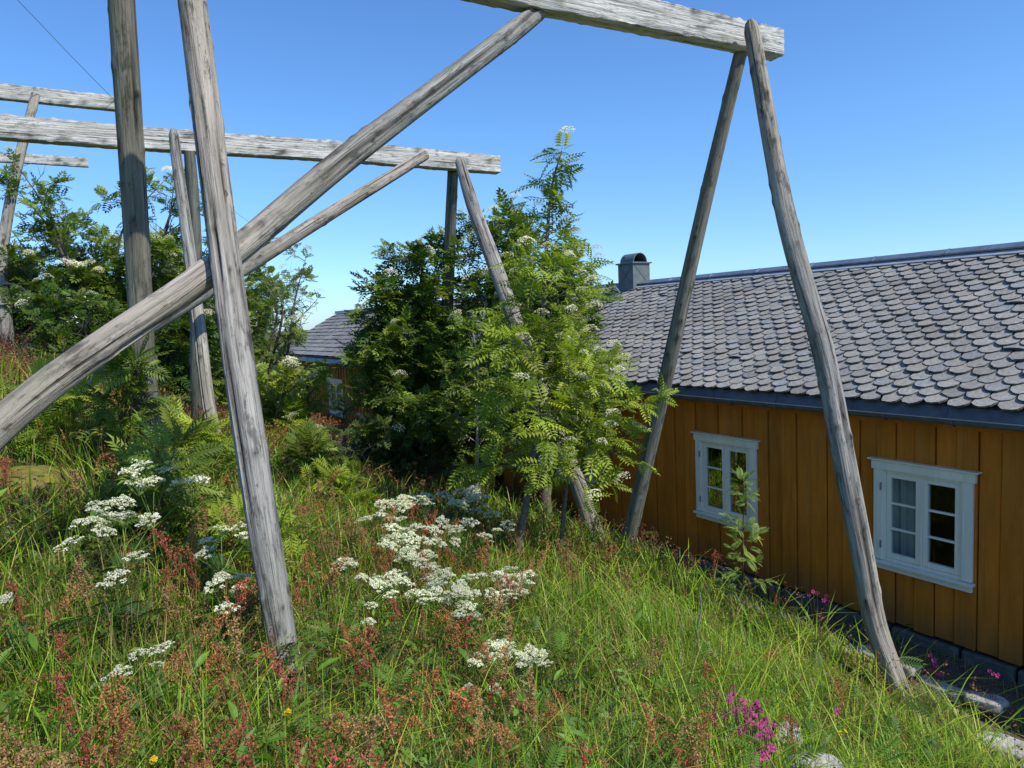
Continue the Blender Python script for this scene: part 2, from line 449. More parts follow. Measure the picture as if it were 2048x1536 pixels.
def log_pole(pts, radii, seed, knots=14, tip=0.0, split=0):
    """A peeled, knotty pole: rings every 2.5 cm, pushed out and darkened at the knots."""
    rs = np.random.RandomState(seed)
    g = Geo()
    P, par = smooth_path(pts, 0.025)
    ns = 28
    r = np.interp(par, np.linspace(0, 1, len(radii)), radii)
    T, A, B = frames(P)
    seg = np.concatenate([[0], np.cumsum(np.linalg.norm(np.diff(P, axis=0), axis=1))])
    L = seg[-1]
    # a slightly wandering axis
    wob = 0.006 * np.sin(seg * 1.5 + rs.rand() * 6)[:, None] * A + 0.006 * np.sin(seg * 1.1 + rs.rand() * 6)[:, None] * B
    P = P + wob
    th = np.arange(ns) * 2 * math.pi / ns
    rad = r[:, None] * (1 + 0.02 * np.sin(2 * th[None] + seg[:, None] * 0.5 + rs.rand() * 6) + 0.012 * np.sin(5 * th[None] + seg[:, None] * 0.9)
                        + 0.008 * np.sin(3 * seg[:, None] * 1.1 + rs.rand() * 6))
    tint = np.ones((len(P), ns))
    for k in range(knots):
        s0 = rs.rand() * L; t0 = rs.rand() * 6.283; sz = (0.010 + 0.016 * rs.rand()) * (r.mean() / 0.09)
        da = (th[None] - t0 + math.pi) % (2 * math.pi) - math.pi
        d2 = ((seg[:, None] - s0) / (sz * 1.5)) ** 2 + (da * r[:, None] / sz) ** 2
        rad += sz * 0.42 * np.exp(-d2 * 0.55)
        tint *= 1 - 0.85 * np.exp(-d2 * 1.6)
        tint *= 1 - 0.25 * np.exp(-(da * r[:, None] / (sz * 0.8)) ** 2 - np.clip((s0 - seg[:, None]) / 0.25, -9, 9) ** 2 * (seg[:, None] < s0) - 60 * (seg[:, None] >= s0))
    for k in range(split):                       # long drying checks
        t0 = rs.rand() * 6.283; s0 = rs.rand() * L; ln = 0.5 + rs.rand() * 1.3
        da = (th[None] - t0 + 0.25 * np.sin(seg[:, None] * 1.1) + math.pi) % (2 * math.pi) - math.pi
        w = np.exp(-((seg[:, None] - s0) / ln) ** 4)
        c = np.exp(-(da / 0.085) ** 2) * w
        rad -= 0.020 * c * r.mean() / 0.09
        tint *= 1 - 0.85 * c
    if tip > 0:
        e = np.clip((L - seg) / tip, 0, 1)
        rad *= (0.35 + 0.65 * np.sqrt(e))[:, None]
    V = P[:, None] + (A[:, None] * np.cos(th)[None, :, None] + B[:, None] * np.sin(th)[None, :, None]) * rad[:, :, None]
    gr = np.stack([np.cos(th)[None] * r[:, None] + seed * 1.7, np.sin(th)[None] * r[:, None], np.repeat(seg[:, None], ns, 1) + seed * 3.1], -1)
    warm = 1 + 0.10 * np.sin(seg * 0.9 + seed)[:, None]
    c3 = np.stack([tint * warm, tint * (1 + 0.5 * (warm - 1)), tint], -1)
    g.add(V.reshape(-1, 3), [ring_faces(len(P), ns), np.arange(ns)[None, ::-1], (np.arange(ns) + (len(P) - 1) * ns)[None, :]], c3.reshape(-1, 3), gr.reshape(-1, 3))
    return g

def squared_beam(a, b, h, w, seed):
    """A sawn, weathered beam from a to b (centre of its lower face), h high and w thick."""
    rs = np.random.RandomState(seed)
    g = Geo()
    a = np.asarray(a, float); b = np.asarray(b, float)
    L = np.linalg.norm(b - a)
    n = int(L / 0.06) + 2
    s = np.linspace(0, L, n)
    T = (b - a) / L
    S = np.cross([0, 0, 1.0], T); S /= np.linalg.norm(S)
    U = np.cross(T, S)
    ch = 0.010
    hw = w / 2
    ys, zs = [], []
    for (y0, z0, y1, z1, k) in ((-hw, ch, -hw, h - ch, 7), (-hw + ch, h, hw - ch, h, 4), (hw, h - ch, hw, ch, 7), (hw - ch, 0, -hw + ch, 0, 4)):
        t = np.linspace(0, 1, k)
        ys += list(y0 + (y1 - y0) * t); zs += list(z0 + (z1 - z0) * t)
    ys = np.array(ys); zs = np.array(zs); ns = len(ys)
    jag = 0.006 * rs.randn(n, ns) * (np.abs(zs - h) < 0.02)
    Y = np.repeat(ys[None], n, 0) + 0.0025 * rs.randn(n, ns)
    Z = np.repeat(zs[None], n, 0) + 0.0025 * rs.randn(n, ns) + jag
    Z += 0.01 * np.sin(s * 1.3 + rs.rand() * 6)[:, None]
    V = a + T * s[:, None, None] + S * Y[..., None] + U * Z[..., None]
    tint = np.ones((n, ns))
    for k in range(int(L * 2.4)):               # knots and black stains
        s0 = rs.rand() * L; z0 = rs.rand() * h; q = 0.02 + 0.03 * rs.rand()
        d2 = ((s[:, None] - s0) / (q * 1.5)) ** 2 + ((Z - z0) / q) ** 2
        tint *= 1 - 0.75 * np.exp(-d2) + 0.25 * np.exp(-(d2 - 1.6) ** 2 * 2) * 0.3
    top = np.clip((Z - (h - 0.05)) / 0.05, 0, 1)
    tint *= 1 - 0.75 * top * (rs.rand(n, 1) > 0.45) * rs.rand(n, ns)
    gr = np.stack([Y + seed, Z * 1.0, np.repeat(s[:, None], ns, 1) + seed * 5], -1)
    c3 = np.stack([tint] * 3, -1)
    g.add(V.reshape(-1, 3), [ring_faces(n, ns), np.arange(ns)[None, ::-1], (np.arange(ns) + (n - 1) * ns)[None, :]], c3.reshape(-1, 3), gr.reshape(-1, 3))
    return g

BOXF = np.array([[0, 3, 2, 1], [4, 5, 6, 7], [0, 1, 5, 4], [1, 2, 6, 5], [2, 3, 7, 6], [3, 0, 4, 7]])
def box(geo, c, ex, ey, ez, col=(1, 1, 1)):
    """Box with centre c and half-extent vectors ex, ey, ez."""
    c, ex, ey, ez = (np.asarray(q, float) for q in (c, ex, ey, ez))
    V = [c + sx * ex + sy * ey + sz * ez for sz in (-1, 1) for sx, sy in ((-1, -1), (1, -1), (1, 1), (-1, 1))]
    F = BOXF
    if np.dot(np.cross(ex, ey), ez) < 0:
        F = BOXF[:, ::-1]
    geo.add(V, [F], col)

def hbox(geo, t0, t1, o0, o1, z0, z1, col=(1, 1, 1)):
    """Box in the house frame: along the wall, out of it (negative is towards the meadow, measured from the eave line), up."""
    c = W((t0 + t1) / 2, (o0 + o1) / 2, (z0 + z1) / 2)
    box(geo, c, WD * (t1 - t0) / 2, WN * (o1 - o0) / 2, np.array([0, 0, (z1 - z0) / 2]), col)

def rock(name, loc, size, seed, col, label, group=None, boxy=0.55, rot=0.0, cat='rock'):
    rs = np.random.RandomState(seed)
    nu, nv = 26, 14
    u = np.linspace(0, 2 * math.pi, nu, endpoint=False); v = np.linspace(0.02, math.pi - 0.02, nv)
    uu, vv = np.meshgrid(u, v)
    x = np.sin(vv) * np.cos(uu); y = np.sin(vv) * np.sin(uu); z = np.cos(vv)
    e = boxy
    x, y, z = (np.sign(q) * np.abs(q) ** e for q in (x, y, z))
    k = 1 + 0.13 * sines(x * 2 + z, y * 2 - z, 1.6, seed) + 0.05 * sines(x * 3 - z * 2, y * 3 + z, 4.0, seed + 1)
    a, b, c = size
    X = x * k * a / 2; Y = y * k * b / 2; Z = z * k * c / 2
    cr, s_ = math.cos(rot), math.sin(rot)
    V = np.stack([X * cr - Y * s_, X * s_ + Y * cr, Z], -1) + np.asarray(loc, float)
    g = Geo()
    colr = np.asarray(col, float)
    if colr.ndim == 2:                          # two tones: moss on top, stone below
        w = np.clip((z - 0.05) * 2.5 + 0.5 * rs.randn(*z.shape), 0, 1)[..., None] * (0.7 + 0.6 * rs.rand(nv, nu, 1))
        cc = colr[1] * w + colr[0] * (1 - w)
    else:
        cc = colr * (0.85 + 0.3 * rs.rand(nv, nu, 1))
    f = [ring_faces(nv, nu), np.arange(nu)[None, ::-1], (np.arange(nu) + (nv - 1) * nu)[None, :]]
    g.add(V.reshape(-1, 3), f, cc.reshape(-1, 3))
    o = g.build(name, M['stone'], None, True)
    # origin at the stone's foot
    off = np.array([loc[0], loc[1], loc[2] - c / 2])
    co = np.empty(len(o.data.vertices) * 3, np.float32); o.data.vertices.foreach_get('co', co)
    o.data.vertices.foreach_set('co', (co.reshape(-1, 3) - off).astype(np.float32).ravel()); o.location = off
    return tag(o, label, cat, group)

# ---------------------------------------------------------------- ground
def axis(lo, hi, step, far, grow=1.35):
    a = list(np.arange(lo, hi + 1e-6, step))
    s, x = step, hi
    while x < far:
        s *= grow; x += s; a.append(x)
    s, x = step, lo
    while x > -far:
        s *= grow; x -= s; a.insert(0, x)
    return np.array(a)

def make_ground():
    xs = axis(-9, 7, 0.10, 4000); ys = axis(-1, 20, 0.10, 6000)
    X, Y = np.meshgrid(xs, ys)
    Z = ground_z(X, Y)
    rough = np.random.RandomState(2).randn(*Z.shape) * 0.012
    Z = Z + rough * (np.hypot(X, Y) < 25)
    g = Geo()
    ny, nx = X.shape
    i = np.arange(ny - 1)[:, None] * nx + np.arange(nx - 1)[None]
    F = np.stack([i, i + 1, i + nx + 1, i + nx], -1).reshape(-1, 4)
    g.add(np.stack([X, Y, Z], -1).reshape(-1, 3), [F])
    o = g.build('ground', M['ground'], None, True)
    tag(o, 'rough sloping meadow ground under the grass and beside the ochre house', None, None, 'structure')
    off = WALL - (X * WN[0] + Y * WN[1]); t = X * WD[0] + Y * WD[1]
    s = np.clip((1.35 - off) / 0.3, 0, 1) * (t > -9) * (t < 10.5) * (off > -1)
    s = np.maximum(s, np.clip(1.6 - np.hypot((X - 4.0) / 0.75, (Y - 4.55) / 0.75), 0, 1) * (off < 2.4))
    a = o.data.attributes.new('soil', 'FLOAT', 'POINT')
    a.data.foreach_set('value', s.astype(np.float32).ravel())
    return o
make_ground()

def make_mountain():
    g = Geo()
    az = np.radians(np.linspace(-75, -19, 90)); n = len(az)
    k = np.arange(n)
    h = 130 + 55 * np.sin(k * 0.21) + 40 * np.sin(k * 0.53 + 1) + 22 * np.sin(k * 1.3) + 14 * np.sin(k * 2.7 + 2)
    h *= np.clip((np.degrees(-az) - 22) / 7, 0, 1)
    rows = []
    for q, (d, f) in enumerate(((1500, -0.05), (1750, 0.3), (2000, 0.62), (2250, 0.86), (2450, 1.0), (2900, 0.3), (3300, -0.05))):
        j = 1 + 0.12 * np.sin(k * (0.8 + 0.37 * q) + q)
        rows.append(np.stack([np.sin(az) * d, np.cos(az) * d, h * f * j - 6], -1))
    V = np.stack(rows)
    i = np.arange(len(rows) - 1)[:, None] * n + np.arange(n - 1)[None]
    g.add(V.reshape(-1, 3), [np.stack([i, i + 1, i + n + 1, i + n], -1).reshape(-1, 4)])
    o = g.build('mountain', M['mountain'], None)
    tag(o, 'distant snow streaked mountain ridge beyond the shrubs', None, None, 'structure')
make_mountain()

# ---------------------------------------------------------------- drying racks
def rack(label, base, parts):
    root = thing('drying_rack', label, 'drying rack', base, 'timber drying racks')
    for kind, g, mat, lab in parts:
        o = g.build(kind, M[mat], root, True)
        if lab:
            o['label'] = lab
        try:
            o.data.set_sharp_from_angle(angle=R(50))
        except Exception:
            pass
    return root

BA = R(29)
BD = np.array([math.cos(BA), math.sin(BA), 0.0])
B2 = R(28)
BD2 = np.array([math.cos(B2), math.sin(B2), 0.0])
BN = np.array([-BD[1], BD[0], 0])
h1 = np.array([2.36, 7.0, 5.895]) + BN * 0.085
rack('tallest weathered timber drying rack, its silver beam ending above the ochre house roof', (0.3, 5.2, 0.9), [
    ('beam', squared_beam(h1 - BD * 6.4, h1 + BD * 0.545, 0.255, 0.17, 3), 'beam', None),
    ('leg', log_pole([(3.215, 5.70, -0.15), (3.174, 5.75, 0.155), (3.037, 5.85, 0.668), (2.971, 5.97, 1.292), (2.883, 6.15, 2.141), (2.80, 6.35, 3.019), (2.585, 6.6, 4.259), (2.352, 6.84, 6.085)], [0.0818, 0.0856, 0.0930, 0.0967, 0.0977, 0.0967, 0.0874, 0.0670], 21, 39, 0.10, 5), 'pole', None),
    ('leg', log_pole([(1.25, 8.42, 0.3), (1.85, 7.74, 3.35), (2.371, 7.15, 5.94)], [0.0902, 0.0808, 0.0646], 22, 28, 0, 3), 'pole_green', None),
    ('leg', log_pole([(-1.235, 3.56, 1.2), (-1.263, 3.6, 1.472), (-1.296, 3.65, 1.782), (-1.406, 3.8, 2.414), (-1.535, 4.0, 3.191), (-1.639, 4.2, 3.812), (-1.889, 4.6, 5.47), (-2.02, 4.78, 6.2)], [0.0772, 0.0772, 0.0772, 0.0837, 0.0856, 0.0865, 0.0837, 0.0744], 23, 46, 0.1, 7), 'pole', None),
    ('leg', log_pole([(-3.092, 6.039, 1.722), (-3.085, 5.983, 2.388), (-3.044, 5.871, 3.128), (-2.957, 5.759, 3.995), (-2.766, 5.479, 5.887), (-2.706, 5.401, 6.363)], [0.0924, 0.0915, 0.0924, 0.0932, 0.0924, 0.0906], 24, 27, 0, 4), 'pole_green', None),
    ('brace', log_pole([(-2.86, 2.75, 2.15), (-2.484, 3.4, 3.004), (-1.76, 4.28, 3.78), (-1.027, 4.9, 4.561), (0.021, 5.7, 5.552), (0.345, 6.02, 5.90)], [0.0819, 0.0832, 0.0851, 0.0874, 0.0776, 0.0740], 25, 43, 0, 7), 'pole', None),
])
beam_o = [o for o in bpy.data.objects if o.name == 'beam'][0]
for q in (0.30, 0.34):
    nl = Geo(); e = h1 + BD * q + np.array([0, 0, 0.25]); tube(nl, [e, e + np.array([0.004, 0, 0.055])], [0.004, 0.004], 5, (0.05, 0.045, 0.04), 0.1)
    tube(nl, [e + np.array([0.004, 0, 0.055]), e + np.array([0.004, 0, 0.06])], [0.010, 0.010], 6, (0.05, 0.045, 0.04), 0.1)
    nl.build('nail', M['black'], beam_o)
h2 = np.array([-0.684, 10.6, 5.65]) + np.array([-BD2[1], BD2[0], 0]) * 0.085
rack('second weathered timber drying rack, behind the tall one, beam ending above the big dark rowan', (-2.0, 9.6, 1.3), [
    ('beam', squared_beam(h2 - BD2 * 8.5, h2 + BD2 * 0.74, 0.255, 0.17, 5), 'beam', None),
    ('leg', log_pole([(1.03, 8.72, 0.25), (0.992, 8.8, 0.605), (0.737, 9.05, 1.437), (0.539, 9.2, 1.948), (-0.164, 9.9, 4.179), (-0.45, 10.2, 5.055), (-0.630, 10.4, 5.76)], [0.1097, 0.1097, 0.1097, 0.1070, 0.1023, 0.0930, 0.0698], 31, 32, 0.08, 5), 'pole', None),
    ('leg', log_pole([(-1.3, 12.3, 0.4), (-1.262, 12.2, 1.207), (-0.918, 11.4, 4.407), (-0.735, 10.78, 5.66)], [0.10, 0.10, 0.09, 0.08], 32, 10, 0, 1), 'pole_green', None),
    ('leg', log_pole([(-3.18, 7.52, 1.6), (-3.221, 7.6, 2.085), (-3.356, 7.75, 2.676), (-3.503, 8.0, 3.56), (-3.622, 8.2, 4.363), (-3.803, 8.5, 5.442), (-3.85, 8.58, 5.82)], [0.0738, 0.0720, 0.0711, 0.0702, 0.0684, 0.0612, 0.0540], 33, 25, 0.08, 4), 'pole', None),
    ('leg', log_pole([(-4.40, 9.75, 1.6), (-4.361, 9.7, 2.222), (-4.05, 9.3, 4.104), (-3.918, 9.1, 5.087), (-3.847, 8.95, 5.66)], [0.0810, 0.0810, 0.0810, 0.0765, 0.0675], 34, 18, 0, 1), 'pole_green', None),
    ('brace', log_pole([(-4.0, 6.1, 2.6), (-3.767, 6.5, 3.226), (-3.535, 7.1, 3.535), (-2.904, 8.1, 4.155), (-2.285, 8.9, 4.742), (-1.072, 10.1, 5.76)], [0.0861, 0.0874, 0.0887, 0.0828, 0.0826, 0.0720], 35, 25, 0, 4), 'pole', None),
])
h3 = np.array([-7.609, 14.4, 7.87])
r3 = rack('small far drying rack with crooked dark pole, beam behind the left posts', (-8.5, 12.2, 3.4), [
    ('beam', squared_beam(h3 - BD * 6.0, h3 + BD * 0.15, 0.27, 0.17, 7), 'beam', None),
    ('leg', log_pole([(-8.50, 12.0, 3.2), (-8.49, 12.0, 3.946), (-8.611, 12.2, 4.633), (-8.584, 12.4, 5.413), (-8.415, 12.6, 6.459), (-8.20, 12.95, 7.75)], [0.1200, 0.1120, 0.0960, 0.0840, 0.0800, 0.0680], 41, 25, 0, 1), 'pole', 'crooked weathered leg leaning left, dark towards its foot'),
])
g = Geo()
for a, b in (((-8.58, 12.42, 5.42), (-7.4, 12.9, 3.2)), ((-8.6, 12.3, 5.05), (-7.75, 12.7, 3.2))):
    gw = Geo(); tube(gw, [a, b], [0.007, 0.007], 5, (0.08, 0.08, 0.09), 1.0)
    gw.build('guy_wire', M['black'], r3)
h4 = np.array([-12.267, 21.5, 8.46])
g4 = [log_pole([(-14.9, 19.2, 3.0), (-14.75, 19.7, 6.0), (-14.6, 20.2, 8.6)], [0.12, 0.1, 0.08], 51, 6)]
rack('farthest drying rack, only a short pale beam end showing against the sky', (-14.5, 20.0, 3.6), [
    ('beam', squared_beam(h4 - BD * 7.0, h4, 0.26, 0.16, 9), 'beam', None),
    ('leg', g4[0], 'pole', None)])

w = Geo()
cat = [(-7.6, 11.5, 8.9), (-7.55, 14.5, 8.0), (-7.9, 20, 7.1), (-8.9, 30, 6.6)]
tube(w, cat, [0.005] * 4, 5, (0.16, 0.20, 0.28), 0.8)
o = w.build('overhead_wire', M['black'])
tag(o, 'thin dark overhead wire running down across the sky behind the beams', 'wire')

ho = Geo()
a = np.linspace(-0.6, 3.5, 26)
tube(ho, [(-8.20 + 0.30 * math.cos(q), 11.72 + 0.10 * math.cos(q), 4.02 + 0.33 * math.sin(q)) for q in a], [0.028] * 26, 8, (0.03, 0.03, 0.035), 0.05)
o = ho.build('hose_loop', M['black'], None, True)
tag(o, 'loop of dark hose standing at the foot of the crooked pole', 'hose')

# ---------------------------------------------------------------- houses
PITCH = math.atan2(1.55, 2.85)
ES = WN * math.cos(PITCH) + np.array([0, 0, math.sin(PITCH)])
EN = -WN * math.sin(PITCH) + np.array([0, 0, math.cos(PITCH)])
EAVE_Z, RIDGE_Z, RUN = 2.425, 3.975, 2.85

def walls(root, mat, t0, t1, holes, pitch, seed, z0=0.0, z1=2.40, proud=0.022, col_var=0.1):
    rs = np.random.RandomState(seed)
    g = Geo()
    n = int(round((t1 - t0) / pitch))
    p = (t1 - t0) / n
    for k in range(n):
        a, b = t0 + k * p, t0 + (k + 1) * p
        for (ca, cb) in split_span(a, b, holes):
            hs = sorted((h[2], h[3]) for h in holes if h[0] < (ca + cb) / 2 < h[1])
            z = z0 - 0.01 * rs.rand()
            spans = []
            for h0, h1_ in hs:
                spans.append((z, h0)); z = h1_
            spans.append((z, z1))
            c = 1 + col_var * (rs.rand() - 0.5) * 2
            for s0, s1 in spans:
                pr = proud if k % 2 else 0.0
                e = 0.006 if k % 2 == 0 else 0.004
                hbox(g, ca + (e if ca == a else 0.0), cb - (e if cb == b else 0.0), 0.24 - pr, 0.262, s0, s1, (c, c, c))
    o = g.build('wall', M[mat], root)
    b_ = o.modifiers.new('edge', 'BEVEL'); b_.width = 0.004; b_.segments = 1; b_.limit_method = 'ANGLE'
    back = Geo()
    edges = sorted(set([t0, t1] + [h[0] for h in holes] + [h[1] for h in holes]))
    for a, b in zip(edges[:-1], edges[1:]):
        z = z0
        for h in sorted((h[2], h[3]) for h in holes if h[0] <= a + 1e-6 and b <= h[1] + 1e-6):
            hbox(back, a, b, 0.266, 0.31, z, h[0], (0.10, 0.085, 0.08)); z = h[1]
        hbox(back, a, b, 0.266, 0.31, z, z1, (0.10, 0.085, 0.08))
    # gables and the far wall close the body
    for t in (t0 + 0.02, t1 - 0.02):
        A = [W(t, 0.32, z0), W(t, 5.36, z0), W(t, 5.36, z1 + 0.05), W(t, RUN, RIDGE_Z - 0.12), W(t, 0.32, z1 + 0.05)]
        back.add(A, [np.array([[0, 1, 2, 3, 4]])], (0.8, 0.8, 0.8))
    hbox(back, t0, t1, 5.36, 5.42, z0, z1, (1, 1, 1))
    back.build('wall', M[mat], root)
    return o

def split_span(a, b, holes):
    cuts = sorted(set([a, b] + [q for h in holes for q in h[:2] if a < q < b]))
    return list(zip(cuts[:-1], cuts[1:]))

def tile_roof(root, t0, t1, width, expo, seed, lift=0.034, rounded=True, zoff=0.0, dark=1.0):
    rs = np.random.RandomState(seed)
    g = Geo()
    slope = RUN / math.cos(PITCH)
    rows = int(slope / expo) + 1
    up = np.array([0, 0, zoff])
    Lb = expo * 1.35
    hw = width * 0.462
    if rounded:
        k = np.linspace(0, math.pi, 9)
        bx = -hw * np.cos(k); by = -0.112 * np.sin(k) ** 0.9
        outline = np.concatenate([[[-hw, Lb]], np.stack([bx, by], -1), [[hw, Lb]]])
    else:
        outline = np.array([[-hw, Lb], [-hw, 0], [hw, 0], [hw, Lb]])
    n = len(outline)
    for r in range(rows):
        s0 = 0.045 + r * expo
        off = width * 0.5 * (r % 2)
        m = int((t1 - t0) / width)
        for c in range(m + 1):
            tc = t0 + width * 0.5 + c * width - off
            if tc - hw < t0 - 0.02 or tc + hw > t1 + 0.02:
                continue
            a = rs.randn() * 0.018
            x = outline[:, 0] * math.cos(a) - outline[:, 1] * math.sin(a)
            y = outline[:, 0] * math.sin(a) + outline[:, 1] * math.cos(a)
            y = np.minimum(y + s0 + rs.randn() * 0.004, slope - 0.02)
            if rounded:
                x = x + 0.0035 * rs.randn(n); y = np.where(outline[:, 1] > 0.01, y, y + 0.004 * rs.randn(n))
            if rounded and rs.rand() < 0.012:       # a chipped one
                y = np.maximum(y, s0 - 0.02 - 0.02 * rs.rand())
            q = (outline[:, 1] + 0.06) / (Lb + 0.06)
            lf = lift * (1 + 0.25 * rs.randn() * 0.6)
            nn = 0.012 + lf * (1 - q) + x * rs.randn() * 0.02
            top = W(0, 0, EAVE_Z) + up + WD * (tc + x)[:, None] + ES * y[:, None] + EN * nn[:, None]
            bot = top - EN * 0.022
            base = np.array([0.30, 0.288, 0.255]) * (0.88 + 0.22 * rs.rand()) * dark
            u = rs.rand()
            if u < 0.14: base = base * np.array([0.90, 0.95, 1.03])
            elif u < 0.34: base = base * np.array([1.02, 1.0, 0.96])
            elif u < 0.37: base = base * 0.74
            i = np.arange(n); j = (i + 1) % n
            g.add(np.concatenate([top, top, bot]), [i[None, ::-1], np.stack([i, j, j + n, i + n], -1) + n], np.concatenate([np.repeat(base[None], n, 0), np.repeat(base[None] * 0.42, n, 0), np.repeat(base[None] * 0.3, n, 0)]))  # skirt tinted darker than the face: edge shadow painted into the slates
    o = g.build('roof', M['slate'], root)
    return o

def roof_body(root, t0, t1, zoff=0.0):
    g = Geo()
    c = W((t0 + t1) / 2, RUN / 2, (EAVE_Z + RIDGE_Z) / 2 + zoff)
    L = RUN / math.cos(PITCH) / 2
    box(g, c - EN * 0.03, WD * (t1 - t0) / 2, ES * L, EN * 0.025, (0.06, 0.06, 0.062))
    ES2 = -WN * math.cos(PITCH) + np.array([0, 0, math.sin(PITCH)]); EN2 = WN * math.sin(PITCH) + np.array([0, 0, math.cos(PITCH)])
    c2 = W((t0 + t1) / 2, RUN * 1.5, (EAVE_Z + RIDGE_Z) / 2 + zoff)
    box(g, c2 - EN2 * 0.015, WD * (t1 - t0) / 2, ES2 * (L + 0.02), EN2 * 0.035, (0.19, 0.19, 0.2))
    return g.build('roof_deck', M['slate'], root)

def ridge(root, t0, t1, zoff=0.0, cap=True):
    slope = RUN / math.cos(PITCH)
    g = Geo()
    o0 = W((t0 + t1) / 2, 0, EAVE_Z + zoff)
    box(g, o0 + ES * (slope - 0.10) + EN * 0.052, WD * (t1 - t0) / 2, ES * 0.045, EN * 0.006)
    g.build('flashing', M['flash'], root)
    g = Geo()
    if cap:
        ts = np.arange(t0, t1, 1.0)
        for a in ts:
            b = min(a + 1.0, t1)
            o1 = W((a + b) / 2, 0, EAVE_Z + zoff)
            box(g, o1 + ES * (slope + 0.005) + EN * 0.085, WD * ((b - a) / 2 + 0.003), ES * 0.065, EN * 0.012)
            box(g, o1 + ES * (slope + 0.005) + EN * 0.092, WD * 0.012, ES * 0.066, EN * 0.012)
            o2 = W((a + b) / 2, RUN + 0.07, RIDGE_Z + zoff + 0.055)
            box(g, o2, WD * ((b - a) / 2), WN * 0.06, np.array([0, 0, 0.022]))
    else:
        hbox(g, t0, t1, RUN - 0.1, RUN + 0.1, RIDGE_Z + zoff + 0.02, RIDGE_Z + zoff + 0.085)
    g.build('ridge_cap', M['zinc'], root)

def gutter(root, t0, t1, zoff=0.0, full=True):
    g = Geo()
    # sheet-metal apron under the lowest slates
    a = W((t0 + t1) / 2, 0.01, EAVE_Z - 0.015 + zoff); b = W((t0 + t1) / 2, -0.035, EAVE_Z - 0.125 + zoff)
    d = (b - a); ln = np.linalg.norm(d); nn = np.cross(WD, d / ln)
    box(g, (a + b) / 2, WD * (t1 - t0) / 2, d / 2, nn * 0.003)
    k = np.arange(t0 + 0.6, t1, 0.95)
    for t in k:
        box(g, (a + b) / 2 + WD * (t - (t0 + t1) / 2), WD * 0.006, d / 2 * 0.98, nn * 0.009)
    # half-round trough in front of it
    r0 = 0.056; n = 12
    th = np.linspace(0, math.pi, n)
    prof = np.concatenate([np.stack([-np.cos(th) * r0, -np.sin(th) * r0], -1), np.stack([np.cos(th) * (r0 - 0.004), -np.sin(th) * (r0 - 0.004)], -1)])
    V = []
    for t in (t0, t1):
        V.append([W(t, -0.075 + q[0], EAVE_Z - 0.12 + q[1] + zoff) for q in prof])
    m = len(prof); i = np.arange(m); j = (i + 1) % m
    g.add(np.concatenate(V), [np.stack([i, j, j + m, i + m], -1)])
    tube(g, [W(t0, -0.134, EAVE_Z - 0.117 + zoff), W(t1, -0.134, EAVE_Z - 0.117 + zoff)], [0.009, 0.009], 8, step=2.0)
    o = g.build('gutter', M['gutter'], root)
    for t in np.arange(t0 + 0.25, t1, 0.65 if full else 1.3):
        h = Geo()
        tube(h, [W(t, -0.075 - math.cos(q) * 0.062, EAVE_Z - 0.12 - math.sin(q) * 0.062 + zoff) for q in np.linspace(0, 2.2, 7)], [0.011] * 7, 5, (0.05, 0.06, 0.08), 0.04)
        h.build('bracket', M['gutter'], o)

